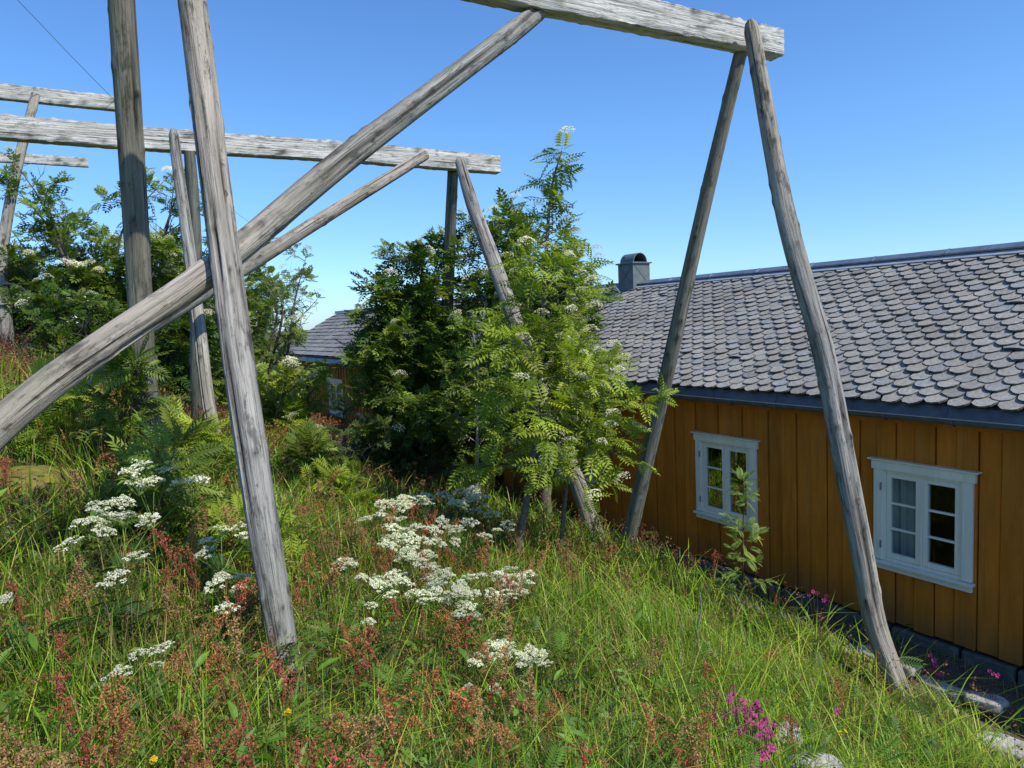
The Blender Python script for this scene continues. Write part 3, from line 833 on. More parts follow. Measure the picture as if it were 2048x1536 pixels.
def window(root, t0, t1, z0, z1, curtain=None, room=True, seed=1):
    """t0..t1 outer casing; two casements of three panes each."""
    f = Geo()
    cw = 0.095
    hbox(f, t0, t0 + cw, 0.185, 0.262, z0 + 0.10, z1 - 0.115)
    hbox(f, t1 - cw, t1, 0.185, 0.262, z0 + 0.10, z1 - 0.115)
    hbox(f, t0 - 0.022, t1 + 0.022, 0.178, 0.262, z1 - 0.115, z1 - 0.018)
    hbox(f, t0 - 0.055, t1 + 0.055, 0.150, 0.262, z1 - 0.016, z1)
    hbox(f, t0 + 0.001, t1 - 0.001, 0.181, 0.262, z0, z0 + 0.062)
    root_o = f.build('window', M['white'], root, bevel=0.004)
    s = Geo()
    hbox(s, t0 - 0.02, t1 + 0.02, 0.142, 0.262, z0 + 0.064, z0 + 0.092)
    c = W((t0 + t1) / 2, 0.19, z0 + 0.1)
    s.build('sill', M['white'], root_o, bevel=0.004)
    b0, b1 = t0 + cw, t1 - cw
    zb, zt = z0 + 0.094, z1 - 0.117
    fr = Geo()
    for a, b, y, zz in ((b0, b0 + 0.028, zb, zt), (b1 - 0.028, b1, zb, zt)):
        hbox(fr, a, b, 0.205, 0.30, y, zz)
    hbox(fr, b0 + 0.029, b1 - 0.029, 0.205, 0.30, zt - 0.03, zt); hbox(fr, b0 + 0.029, b1 - 0.029, 0.205, 0.30, zb, zb + 0.035)
    mid = (b0 + b1) / 2
    hbox(fr, mid - 0.012, mid + 0.012, 0.207, 0.30, zb + 0.036, zt - 0.031)
    fr.build('frame', M['white'], root_o, bevel=0.003)
    for a, b in ((b0 + 0.031, mid - 0.014), (mid + 0.014, b1 - 0.031)):
        sa = Geo()
        y0, y1 = zb + 0.038, zt - 0.033
        e = 0.047
        hbox(sa, a, a + e, 0.215, 0.262, y0, y1); hbox(sa, b - e, b, 0.215, 0.262, y0, y1)
        hbox(sa, a + e + .0005, b - e - .0005, 0.215, 0.262, y1 - e, y1); hbox(sa, a + e + .0005, b - e - .0005, 0.215, 0.262, y0, y0 + e * 1.15)
        H = (y1 - y0 - 2 * e) / 3
        for k in (1, 2):
            zz = y0 + e + H * k
            hbox(sa, a + e + .001, b - e - .001, 0.219, 0.256, zz - 0.011, zz + 0.011)
        so = sa.build('casement', M['white'], root_o, bevel=0.003)
        gl = Geo()
        q = [W(a + e, 0.24, y0 + e), W(b - e, 0.24, y0 + e), W(b - e, 0.24, y1 - e), W(a + e, 0.24, y1 - e)]
        gl.add(q, [np.array([[0, 1, 2, 3]])])
        gl.build('pane', M['glass'], root_o)
    for zz in (zb + 0.18, zt - 0.18):
        hg = Geo()
        hbox(hg, b1 + 0.002, b1 + 0.016, 0.168, 0.186, zz - 0.04, zz + 0.04, (0.25, 0.26, 0.28))
        hg.build('hinge', M['black'], root_o)
    # a dim room behind the glass
    rm = Geo()
    T0, T1, Z0, Z1, O0, O1 = t0 - 0.2, t1 + 0.2, z0 - 0.1, z1 + 0.15, 0.33, 1.6
    P = lambda t, o_, z: W(t, o_, z)
    c = [P(T0, O0, Z0), P(T1, O0, Z0), P(T1, O0, Z1), P(T0, O0, Z1), P(T0, O1, Z0), P(T1, O1, Z0), P(T1, O1, Z1), P(T0, O1, Z1)]
    rm.add(c, [np.array([[4, 5, 6, 7], [0, 1, 5, 4], [3, 2, 6, 7], [0, 3, 7, 4], [1, 2, 6, 5]])], (0.05, 0.045, 0.04))
    rm.build('room_lining', M['black'], root_o)
    if curtain:
        for (ca, cb) in curtain:
            cu = Geo()
            n = 60
            t = np.linspace(ca, cb, n)
            off = 0.40 + 0.028 * np.sin(np.linspace(0, (cb - ca) * 62, n)) + 0.012 * np.sin(np.linspace(0, (cb - ca) * 140, n))
            top = np.array([W(a_, o_, z1 - 0.02) for a_, o_ in zip(t, off)]); bot = np.array([W(a_, o_ * 1.02, z0 + 0.02) for a_, o_ in zip(t, off)])
            i = np.arange(n - 1)
            cu.add(np.concatenate([top, bot]), [np.stack([i, i + 1, i + n + 1, i + n], -1)], (0.62, 0.66, 0.66))
            cu.build('curtain', M['cloth'], root_o, True)
    return root_o

# ochre house on the right
RW = (3.30, 4.285, 0.576, 1.775); LW = (5.825, 6.835, 0.576, 1.775)
def opening(w): return (w[0] + 0.07, w[1] - 0.07, w[2] + 0.07, w[3] - 0.07)
H1 = thing('ochre_house', 'ochre yellow boarded house with slate tiled roof and two white windows', 'house', tuple(W(3, 2.8, 0)))
T0, T1 = -6.5, 12.05
W3 = (9.15, 10.15, 0.576, 1.775)
walls(H1, 'ochre', T0, T1, [opening(RW), opening(LW), opening(W3)], 0.2, 4)
window(H1, *RW, curtain=[(3.80, 4.22)])
window(H1, *LW, curtain=None)
window(H1, *W3)
tile_roof(H1, T0 - 0.15, T1 + 0.12, 0.215, 0.134, 5)
roof_body(H1, T0 - 0.15, T1 + 0.12)
ridge(H1, T0 - 0.15, T1 + 0.12)
gutter(H1, T0 - 0.15, T1 + 0.12)
g = Geo(); hbox(g, T0, T1, 0.03, 0.235, EAVE_Z - 0.155, EAVE_Z - 0.14); hbox(g, T0, T1, 0.21, 0.238, EAVE_Z - 0.26, EAVE_Z - 0.157)
g.build('soffit', M['ochre'], H1)
g = Geo()
rs = np.random.RandomState(8)
t = T0
while t < T1 - 0.2:
    ln = 0.35 + 0.5 * rs.rand()
    q = 0.75 + 0.5 * rs.rand()
    hbox(g, t, min(t + ln - 0.02, T1), 0.19 + 0.06 * rs.rand(), 0.9, -0.55, -0.02 - 0.05 * rs.rand(), (0.15 * q, 0.145 * q, 0.135 * q))
    t += ln
g.build('foundation', M['stone'], H1, bevel=0.03)
# sheet-metal chimney with its barrel cowl, astride the ridge
CT, CO = 10.95, RUN + 0.03
g = Geo(); hw = 0.225
hbox(g, CT - hw, CT + hw, CO - hw, CO + hw, RIDGE_Z - 0.22, RIDGE_Z + 0.46)
# cross-broken panels: a raised fold from corner to corner
zc, zh = RIDGE_Z + 0.24, 0.20
for s in (-1, 1):
    box(g, W(CT - hw - 0.002, CO, zc), (WN * 0.2 * s + np.array([0, 0, zh])), WD * 0.005, np.cross(WN * s, WD) * 0.004)
    box(g, W(CT, CO - hw - 0.002, zc), (WD * 0.2 * s + np.array([0, 0, zh])), WN * 0.005, np.cross(WD * s, WN) * 0.004)
ch = g.build('chimney', M['chimney'], H1, bevel=0.004)
g = Geo(); hbox(g, CT - hw - 0.035, CT + hw + 0.035, CO - hw - 0.035, CO + hw + 0.035, RIDGE_Z + 0.462, RIDGE_Z + 0.492)
g.build('collar', M['chimney'], ch, bevel=0.003)
g = Geo(); n = 15
th = np.linspace(0, math.pi, n); V = []
for t in (CT - 0.2, CT + 0.2):
    for rr in (0.185, 0.172):
        V += [W(t, CO - math.cos(q) * rr, RIDGE_Z + 0.493 + math.sin(q) * rr * 1.02) for q in th]
i = np.arange(n - 1)
F = []
for a, b in ((0, 2 * n), (n, 3 * n), (0, n), (2 * n, 3 * n)):
    F.append(np.stack([a + i, a + i + 1, b + i + 1, b + i], -1))
g.add(V, F)
g.build('cowl', M['chimney'], ch)
g = Geo(); hbox(g, CT + 0.10, CT + 0.12, CO - 0.165, CO + 0.165, RIDGE_Z + 0.494, RIDGE_Z + 0.62, (0.01, 0.01, 0.01))
g.build('flue', M['black'], ch)
# cross wing behind the ridge: its dark slope shows left of the chimney
g = Geo()
A = [W(11.5, RUN + 0.3, RIDGE_Z - 0.2), W(13.3, RUN + 0.3, RIDGE_Z - 1.3), W(13.3, RUN + 5, RIDGE_Z - 1.3), W(11.5, RUN + 5, RIDGE_Z - 0.2), W(9.7, RUN + 0.3, RIDGE_Z - 1.3), W(9.7, RUN + 5, RIDGE_Z - 1.3)]
B = [np.array(p) + [0, 0, 0.1] for p in A]
g.add(A + B, [np.array([[6, 7, 8, 9], [6, 9, 11, 10], [0, 3, 2, 1], [0, 4, 5, 3]]), np.array([[1, 2, 8, 7]]), np.array([[4, 10, 11, 5]]), np.array([[0, 1, 7, 6]]), np.array([[4, 0, 6, 10]])], (0.10, 0.105, 0.115))
g.build('roof', M['slate'], H1)

# brown house farther along the row
H2 = thing('brown_house', 'brown timber house with grey tiled roof half hidden behind the rowans', 'house', tuple(W(20, 2.8, 0)))
T0, T1 = 12.45, 29.3
FW = (21.5, 22.9, 0.58, 1.80); SW = (13.75, 14.75, 0.55, 1.75); DR = (15.95, 17.0, 0.02, 1.95)
walls(H2, 'brown', T0, T1, [opening(FW), opening(SW)], 0.13, 14, proud=0.025, col_var=0.25)
window(H2, *FW, curtain=[(21.7, 22.1), (22.3, 22.7)]); window(H2, *SW)
tile_roof(H2, T0 - 0.1, T1 + 0.15, 0.30, 0.26, 15, 0.035, False, 0.06, 0.85)
roof_body(H2, T0 - 0.1, T1 + 0.15, 0.06); ridge(H2, T0 - 0.1, T1 + 0.15, 0.06, False); gutter(H2, T0 - 0.1, T1 + 0.15, 0.03, False)
g = Geo(); hbox(g, T0, T1, 0.17, 0.9, -0.5, -0.01, (0.16, 0.155, 0.15)); g.build('foundation', M['stone'], H2)
g = Geo()
hbox(g, DR[0], DR[1], 0.17, 0.236, DR[2], DR[3]); dr = g.build('door', M['white'], H2, bevel=0.005)
g = Geo()
for a, b in ((0.1, 0.47), (0.58, 0.95)):
    for z0, z1 in ((0.2, 0.9), (1.0, 1.75)):
        hbox(g, DR[0] + a, DR[0] + b, 0.155, 0.169, z0, z1)
g.build('panel', M['white'], dr, bevel=0.004)
g = Geo()
tube(g, [W(25.25, -0.06, 2.26), W(25.25, -0.04, 2.16), W(25.25, 0.14, 2.02), W(25.25, 0.16, 1.9), W(25.25, 0.16, 0.1)], [0.04] * 5, 8, (0.04, 0.04, 0.045), 0.1)
g.build('downpipe', M['black'], H2, True)

# orange house beyond the shrubs at far left
H3 = thing('orange_house', 'small orange boarded house glimpsed behind the left shrubs', 'house', (-40.5, 60.0, 0.0))
c = np.array([-40.5, 60.0, 0]); ex = BD; ey = np.array([-BD[1], BD[0], 0])
def hp(a, b, z): return c + ex * a + ey * b + np.array([0, 0, z])
g = Geo()
g.add([hp(-2.6, -2, 0.0), hp(2.6, -2, 0.0), hp(2.6, 2, 0.0), hp(-2.6, 2, 0.0), hp(-2.6, -2, 7.3), hp(2.6, -2, 7.3), hp(2.6, 2, 7.3), hp(-2.6, 2, 7.3), hp(0, -2, 9.0), hp(0, 2, 9.0)],
      [np.array([[1, 2, 6, 5], [3, 0, 4, 7]]), np.array([[0, 1, 5, 8, 4], [2, 3, 7, 9, 6]])])
g.build('wall', M['orange'], H3)
g = Geo()
for s in (-1, 1):
    a = hp(0, 0, 9.08); b = hp(s * 3.0, 0, 7.1); d = (b - a) / 2
    box(g, (a + b) / 2, ey * 2.35, d, np.cross(ey, d) / np.linalg.norm(d) * 0.07, (0.12, 0.12, 0.13))
g.build('roof', M['slate'], H3)
for q in (-1.2, 1.2):
    wf = Geo(); box(wf, hp(q, -2.02, 5.4), ex * 0.45, ey * 0.03, np.array([0, 0, 0.6])); wo = wf.build('window', M['white'], H3)
    wp = Geo(); box(wp, hp(q, -2.056, 5.4), ex * 0.36, ey * 0.004, np.array([0, 0, 0.5]), (0.04, 0.05, 0.05)); wp.build('pane', M['black'], wo)

# ---------------------------------------------------------------- stones
rs = np.random.RandomState(5)
spots = []
t = 2.6; k = 0
while t < 6.6:
    ln = 0.24 + 0.22 * rs.rand()
    p = W(t + ln / 2, 0.24 - 1.0 + 0.02 * rs.randn(), 0.045 + 0.022 * rs.randn())
    rock('kerb_stone', p, (ln * 0.99, 0.15 + 0.06 * rs.rand(), 0.085), 60 + k, (0.40, 0.385, 0.35), 'flat pale edging stone along the drain beside the ochre house', 'edging stones along the drain', rot=math.atan2(WD[1], WD[0]) + 0.10 * rs.randn(), cat='edging stone', boxy=0.42)
    t += ln; k += 1
gz = lambda x, y: float(ground_z(np.array([x]), np.array([y]))[0])
rock('rock', (1.50, 3.45, gz(1.5, 3.45) + 0.05), (0.30, 0.24, 0.20), 81, (0.40, 0.38, 0.36), 'rounded grey rock in the grass just below the pink flowers')
rock('rock', (1.47, 3.86, gz(1.47, 3.86) + 0.05), (0.20, 0.16, 0.17), 82, (0.46, 0.44, 0.40), 'small upright pale rock among the pink flowers', rot=0.5)
rock('rock', (-3.74, 5.0, gz(-3.74, 5.0) - 0.10), (0.95, 0.75, 0.36), 83, [(0.085, 0.08, 0.07), (0.20, 0.175, 0.035)], 'low dark rock with a yellow moss cap by the left edge', rot=0.3)
for k, (x, y, sx, sy, a) in enumerate(((3.62, 4.92, 0.55, 0.22, -0.95), (3.95, 4.60, 0.5, 0.25, -0.9), (3.55, 4.62, 0.26, 0.2, 0.3), (4.05, 5.0, 0.35, 0.24, 0.6))):
    rock('paving_stone', (x, y, gz(x, y) + 0.02), (sx, sy, 0.12), 90 + k, (0.42, 0.40, 0.37),
         ('long pale slab in bare soil at the bottom right corner', 'second pale slab below the long one at bottom right', 'small grey stone beside the long slab at bottom right', 'grey stone between slab and house wall at bottom right')[k], rot=a, cat='stone', boxy=0.35)

# ---------------------------------------------------------------- rowans
def leaf_template(pairs=6, lw=0.105, ll=0.33, ang=62):
    """A pinnate rowan leaf, one unit long on +Y, arching down; returns verts, tris."""
    V = []; F = []
    def zc(y): return 0.10 * y - 0.30 * y * y
    def leaflet(x0, y0, ang, ln):
        dx, dy = math.sin(ang), math.cos(ang)
        px, py = dy, -dx
        b = len(V)
        w = lw * ln / ll
        z0 = zc(y0)
        V.append((x0, y0, z0))
        V.append((x0 + dx * ln * .45 + px * w * .5, y0 + dy * ln * .45 + py * w * .5, z0 + 0.028))
        V.append((x0 + dx * ln, y0 + dy * ln, z0 - 0.05))
        V.append((x0 + dx * ln * .45 - px * w * .5, y0 + dy * ln * .45 - py * w * .5, z0 + 0.028))
        V.append((x0 + dx * ln * .5, y0 + dy * ln * .5, z0 + 0.0))
        F.extend([(b, b + 1, b + 4), (b + 1, b + 2, b + 4), (b, b + 4, b + 3), (b + 4, b + 2, b + 3)])
    for k in range(pairs):
        y = 0.22 + 0.66 * k / (pairs - 1)
        ln = ll * (0.75 + 0.35 * math.sin(math.pi * (0.15 + 0.75 * k / (pairs - 1))))
        for s in (-1, 1):
            leaflet(0.008 * s, y + 0.012 * s, s * R(ang - 16 * k / pairs), ln)
    leaflet(0, 0.93, 0.0, ll * 0.9)
    b = len(V); n = 4
    for k in range(n):
        y = k / (n - 1) * 0.95
        V.extend([(-0.009, y, zc(y)), (0.009, y, zc(y))])
        if k: F.extend([(b + 2 * k - 2, b + 2 * k - 1, b + 2 * k + 1), (b + 2 * k - 2, b + 2 * k + 1, b + 2 * k)])
    return np.array(V), np.array(F)

LEAF_HI = leaf_template(6, 0.118, 0.33, 76)
LEAF_LO = leaf_template(4, 0.21, 0.42)
LEAF_BIG = leaf_template(8, 0.085, 0.30)

def scatter(geo, tmpl, pos, axis_, up, size, col):
    """Copies of a leaf template at pos, pointing along axis_, top side towards up."""
    V, F = tmpl
    y = axis_ / (np.linalg.norm(axis_, axis=1)[:, None] + 1e-9)
    x = np.cross(y, up); x /= np.linalg.norm(x, axis=1)[:, None] + 1e-9
    z = np.cross(x, y)
    M3 = np.stack([x, y, z], 1) * size[:, None, None]
    P = np.einsum('vk,nkd->nvd', V, M3) + pos[:, None]
    n, m = len(pos), len(V)
    f = (F[None] + (np.arange(n) * m)[:, None, None]).reshape(-1, F.shape[1])
    geo.add(P.reshape(-1, 3), [f], np.repeat(col, m, 0))

def blossom_mesh(seed, d=1.0):
    rs = np.random.RandomState(seed)
    g = Geo()
    n = 170
    a = rs.rand(n) * 6.283; r = np.sqrt(rs.rand(n)) * 0.5
    lump = 0.06 * np.sin(a * 3 + seed) * (r > 0.2)
    p = np.stack([r * np.cos(a), r * np.sin(a), 0.30 * (1 - (r / 0.5) ** 2) + lump + 0.04 * rs.rand(n)], -1) * d
    quads(g, p, 0.034 * d * (0.7 + 0.6 * rs.rand(n)), rs, np.array([0.90, 0.86, 0.66])[None] * (0.75 + 0.35 * rs.rand(n, 1)), 0.7)
    return g

def quads(geo, p, s, rs, col, flat=0.5):
    n = len(p)
    nn = rs.randn(n, 3) * (1 - flat); nn[:, 2] += flat + 0.15
    nn /= np.linalg.norm(nn, axis=1)[:, None]
    t = np.cross(nn, rs.randn(n, 3)); t /= np.linalg.norm(t, axis=1)[:, None]
    b = np.cross(nn, t)
    s = s[:, None]
    lift = nn * s * 0.35
    V = np.stack([p + t * s + lift, p + b * s, p - t * s + lift, p - b * s], 1).reshape(-1, 3)
    geo.add(V, [np.arange(4 * n).reshape(-1, 4)], np.repeat(col, 4, 0))

BLOSSOM = []
for k in range(4):
    BLOSSOM.append(blossom_mesh(300 + k).mesh('blossom', M['petal']))

def unit(v):
    v = np.asarray(v, float)
    return v / (np.linalg.norm(v, axis=-1, keepdims=True) + 1e-12)

def rowan(name, label, cat, trunks, prof, nb, leaf, lpm, cols, seed, blossoms=0, tmpl=None, group=None, f0=0.2, elev=(15, 55), skew=(0, 0), bare=0.0, br=0.010, bsize=0.085, tip_r=0.006, leafname='crown', droop=0.25, stemname='trunk', subs=4, bark=(0.15, 0.125, 0.10)):
    rs = np.random.RandomState(seed)
    base = np.asarray(trunks[0][0][0], float)
    root = thing(name, label, cat, tuple(base), group)
    wood = Geo(); crown = Geo()
    P_, A_, U_, S_, C_ = [], [], [], [], []
    tips = []
    def leaves_on(path, lo, dens, scale=1.0):
        seg = np.concatenate([[0], np.cumsum(np.linalg.norm(np.diff(path, axis=0), axis=1))])
        L = seg[-1]
        n = max(2, int(L * (1 - lo) * dens))
        s = L * (lo + (1 - lo) * (np.arange(n) + rs.rand(n)) / n)
        q = np.stack([np.interp(s, seg, path[:, k]) for k in range(3)], -1)
        d = unit(path[-1] - path[0])
        az = np.arange(n) * 2.4 + rs.rand() * 6
        a = unit(np.cross(d, [0.2, 0.1, 1.0])); b = np.cross(d, a)
        out = a[None] * np.cos(az)[:, None] + b[None] * np.sin(az)[:, None]
        out[:, 2] *= 0.45
        ax = unit(unit(out) * 1.0 + d[None] * 0.45 + np.array([0, 0, -0.02]) + 0.28 * rs.randn(n, 3))
        # end rosette
        m = 4
        q = np.concatenate([q, np.repeat(path[-1:], m, 0)])
        ax = np.concatenate([ax, unit(d[None] * 1.0 + rs.randn(m, 3) * 0.65)])
        n += m
        up = unit(np.array([0.22, -0.18, 1.0])[None] + 0.28 * rs.randn(n, 3))
        P_.append(q); A_.append(ax); U_.append(up)
        S_.append(leaf * scale * (0.55 + 0.75 * rs.rand(n)))
        w = rs.rand(n, 1)
        c = np.asarray(cols[0]) * (1 - w) + np.asarray(cols[1]) * w
        yel = (rs.rand(n, 1) < 0.06) * np.array([0.08, 0.035, 0.0])
        C_.append((c + yel) * (0.75 + 0.5 * rs.rand(n, 1)))
        tips.append((path[-1], d))
    for tp, tr in trunks:
        path, par = smooth_path(tp, 0.08)
        tube(wood, tp, tr, 9, np.array(bark), 0.08)
        H = np.linalg.norm(path[-1] - path[0])
        for k in range(nb):
            f = f0 + (1 - f0) * (k + rs.rand()) / nb
            i = min(int(f * (len(path) - 1)), len(path) - 2)
            p0 = path[i]
            L = np.interp(f, prof[0], prof[1]) * (0.6 + 0.5 * rs.rand())
            az = k * 2.399 + rs.rand() * 0.9
            L *= 1 + skew[0] * math.cos(az - skew[1])
            L = max(L, 0.12)
            e = R(elev[0] + (elev[1] - elev[0]) * (0.35 * rs.rand() + 0.65 * f))
            d = np.array([math.cos(az) * math.cos(e), math.sin(az) * math.cos(e), math.sin(e)])
            mid = p0 + d * L * 0.5 + np.array([0, 0, 0.03 * L]) + 0.05 * L * rs.randn(3)
            end = p0 + d * L + np.array([0, 0, -droop * L * rs.rand()]) + 0.06 * L * rs.randn(3)
            bp, _ = smooth_path([p0, mid, end], 0.06)
            r0 = br * (0.5 + L)
            tube(wood, [p0, mid, end], [r0, r0 * 0.6, 0.003], 5, np.array(bark) * 0.9, 0.12)
            if rs.rand() < bare:
                for q in range(4):                     # dead twigs
                    u = 0.4 + 0.6 * rs.rand(); st = bp[int(u * (len(bp) - 1))]
                    tube(wood, [st, st + (d * 0.5 + rs.randn(3) * 0.5 + [0, 0, 0.5]) * L * 0.4], [0.005, 0.002], 4, (0.13, 0.115, 0.10), 0.2)
                continue
            leaves_on(bp, 0.25, lpm)
            for q in range(int(subs * min(1.5, L / 0.5))):
                u = 0.3 + 0.65 * rs.rand(); st = bp[int(u * (len(bp) - 1))]
                sd = unit(d + rs.randn(3) * 0.75 + [0, 0, 0.15])
                se = st + sd * L * (0.25 + 0.3 * rs.rand())
                tube(wood, [st, se], [0.006, 0.002], 4, np.array(bark) * 0.9, 0.2)
                leaves_on(np.linspace(st, se, 6), 0.2, lpm * 0.9, 0.95)
        leaves_on(path[int(len(path) * (1 - 0.12)):], 0.0, lpm * (1.05 + 0.25 * rs.rand()))
    wood.build(stemname, M['bark'], root, True)
    P_, A_, U_ = (np.concatenate(q) for q in (P_, A_, U_))
    S_ = np.concatenate(S_); C_ = np.concatenate(C_)
    scatter(crown, tmpl or LEAF_HI, P_, A_, U_, S_, C_)
    cr = crown.build(leafname, M['leaf'], root)
    if blossoms:
        tq = np.array([t_[0] for t_ in tips])
        cen = np.array([np.mean([np.interp(z_, np.asarray(tp)[:, 2], np.asarray(tp)[:, k_]) for tp, _ in trunks]) for z_ in tq[:, 2] for k_ in (0, 1)]).reshape(-1, 2)
        dv = tq[:, :2] - cen
        score = np.hypot(dv[:, 0], dv[:, 1]) + 0.25 * (tq[:, 2] - base[2]) + 0.45 * (dv[:, 0] - dv[:, 1]) + 0.5 * rs.rand(len(tips))
        idx = np.argsort(-score)[:blossoms * 2]; idx = rs.permutation(idx)[:blossoms]
        tops = [(np.asarray(tp)[-1], unit(np.asarray(tp)[-1] - np.asarray(tp)[-2])) for tp, _ in trunks]
        for p, d in [tips[i] for i in idx] + tops:
            put('blossom', BLOSSOM[rs.randint(4)], root, tuple(p - base + np.array([0.03, -0.03, 0.09]) + d * 0.08), (0.5 * rs.randn() * 0.5, 0.25 * rs.randn() + 0.15, rs.rand() * 6), bsize * (0.75 + 0.6 * rs.rand()))
    return root

BRIGHT = ((0.160, 0.245, 0.018), (0.350, 0.410, 0.040))
DARK = ((0.060, 0.130, 0.016), (0.195, 0.265, 0.032))
MIDG = ((0.090, 0.165, 0.020), (0.220, 0.290, 0.040))

rowan('rowan_tree', 'slender bright green young rowan with creamy flower heads in front of the slate roof', 'tree',
      [([(-0.06, 7.3, 0.55), (-0.05, 7.2, 0.856), (0.178, 7.2, 1.961), (0.337, 7.25, 3.344), (0.465, 7.3, 4.601), (0.60, 7.3, 5.08)], [0.042, 0.04, 0.036, 0.024, 0.014, 0.007])],
      ((0.2, 0.32, 0.45, 0.6, 0.74, 0.79, 0.86, 1.0), (0.55, 0.66, 0.66, 0.58, 0.56, 0.28, 0.18, 0.14)), 34, 0.225, 13, BRIGHT, 101, 36, LEAF_HI, f0=0.30, elev=(-5, 30), skew=(0.15, 0.0), subs=4, bsize=0.16, droop=0.3)
rowan('rowan_tree', 'low leafy rowan stem growing right of the slender rowan, crowded with pale flower heads', 'tree',
      [([(0.40, 7.55, 0.5), (0.54, 7.5, 1.6), (0.64, 7.45, 2.5), (0.72, 7.4, 2.95)], [0.026, 0.022, 0.014, 0.006])],
      ((0.2, 0.5, 0.8, 1.0), (0.5, 0.68, 0.6, 0.3)), 14, 0.215, 13, BRIGHT, 102, 28, LEAF_HI, f0=0.52, elev=(5, 40), subs=4, bsize=0.13, skew=(0.2, 0.0), droop=0.35)
rowan('rowan_tree', 'large dark rowan in the middle, hiding the join between the two houses', 'tree',
      [([(-1.35, 11.6, 0.3), (-1.3, 11.6, 1.5), (-1.5, 11.6, 3.0), (-1.35, 11.7, 4.6)], [0.16, 0.13, 0.08, 0.012]),
       ([(-1.3, 11.6, 0.5), (-1.6, 11.4, 2.0), (-1.8, 11.3, 3.2), (-1.9, 11.3, 3.9)], [0.09, 0.07, 0.04, 0.01]),
       ([(-1.25, 11.6, 0.6), (-0.6, 11.5, 2.2), (-0.25, 11.6, 3.9), (-0.1, 11.6, 5.0)], [0.10, 0.08, 0.04, 0.01])],
      ((0.2, 0.35, 0.7, 1.0), (0.75, 0.95, 0.9, 0.5)), 32, 0.21, 20, DARK, 103, 90, LEAF_LO, f0=0.22, elev=(-8, 40), subs=6, bsize=0.22)
rowan('rowan_tree', 'dark rowan right behind the slender one, its top level with the chimney', 'tree',
      [([(0.45, 10.8, 0.2), (0.4, 10.8, 2.0), (0.4, 10.9, 3.6), (0.3, 10.9, 4.7)], [0.10, 0.08, 0.05, 0.01]),
       ([(0.45, 10.8, 0.6), (0.75, 10.7, 2.4), (0.85, 10.7, 3.7), (0.85, 10.7, 4.1)], [0.07, 0.05, 0.03, 0.01])],
      ((0.2, 0.5, 0.8, 1.0), (0.7, 0.75, 0.6, 0.35)), 26, 0.20, 19, DARK, 104, 26, LEAF_LO, f0=0.3, elev=(0, 45), subs=6, bsize=0.18)
rowan('rowan_tree', 'thin pale stemmed rowan between the dark tree and the white flowers', 'tree',
      [([(-0.60, 9.6, 0.4), (-0.52, 9.6, 1.6), (-0.46, 9.6, 2.8), (-0.5, 9.6, 3.3)], [0.03, 0.026, 0.016, 0.006])],
      ((0.3, 0.6, 1.0), (0.5, 0.65, 0.25)), 20, 0.17, 20, MIDG, 105, 3, LEAF_LO, f0=0.45, subs=4, bark=(0.32, 0.29, 0.25))

# shrubby rowans on the slope to the left
def shrub(label, x, y, z0, stems, h, spread, seed, bare, nb=9, blossoms=8, cols=MIDG, leaf=0.19, lpm=17, lift=0.0):
    rs = np.random.RandomState(seed)
    tr = []
    for k in range(stems):
        a = 6.283 * k / stems + rs.rand()
        hh = h * (0.7 + 0.45 * rs.rand())
        dx, dy = math.cos(a) * spread, math.sin(a) * spread * 0.6
        tr.append(([(x + dx * .12, y + dy * .12, z0), (x + dx * .5 + .1 * rs.randn(), y + dy * .5, z0 + hh * .4), (x + dx * .95 + .15 * rs.randn(), y + dy * .9, z0 + hh * .72), (x + dx * 1.35 + .3 * rs.randn(), y + dy * 1.1, z0 + hh * .93)],
                   [0.04, 0.03, 0.018, 0.004]))
    return rowan('rowan_shrub', label, 'shrub', tr, ((0.1, 0.5, 1.0), (0.45 * spread + .25, 0.45 * spread + .3, 0.38)), nb, leaf, lpm, cols, seed, blossoms, LEAF_LO, f0=0.12, elev=(0, 55), bare=bare, subs=5, bsize=0.20, bark=(0.12, 0.105, 0.09))
shrub('tall flowering rowan shrub with bare top twigs, behind the second post', -7.5, 13.2, 2.4, 11, 3.9, 1.25, 201, 0.34, 13, 26)
shrub('wide rowan shrub at the left edge with white flower heads low down', -8.9, 12.8, 2.9, 8, 2.1, 1.1, 202, 0.12, 12, 16, cols=((0.045, 0.10, 0.012), (0.12, 0.17, 0.02)))
shrub('rowan shrub with many dark bare twigs between the left posts', -6.3, 13.2, 2.0, 10, 3.6, 0.9, 203, 0.42, 12, 16)
shrub('twiggy half bare rowan shrub in front of the grey roof', -5.4, 15.0, 0.9, 9, 3.9, 1.0, 204, 0.5, 10, 8, leaf=0.16, lpm=12)
shrub('low rowan shrub with cream flower heads right of the front post', -4.0, 11.8, 1.0, 6, 1.7, 0.6, 205, 0.1, 8, 10, cols=BRIGHT)
shrub('dense green rowan shrub low between the twin posts', -5.9, 11.2, 1.9, 8, 2.3, 0.9, 206, 0.08, 10, 8, cols=((0.04, 0.10, 0.012), (0.10, 0.16, 0.02)))
shrub('scraggy grey green bush before the far brown wall', -2.6, 13.3, 0.4, 6, 1.3, 0.6, 207, 0.35, 8, 2, leaf=0.12, lpm=10, cols=((0.05, 0.085, 0.03), (0.10, 0.14, 0.05)))
shrub('low dark bush at the foot of the dark tree', -1.9, 10.9, 0.6, 6, 1.1, 0.7, 208, 0.1, 8, 2, leaf=0.14, lpm=11, cols=((0.04, 0.08, 0.02), (0.09, 0.13, 0.03)))

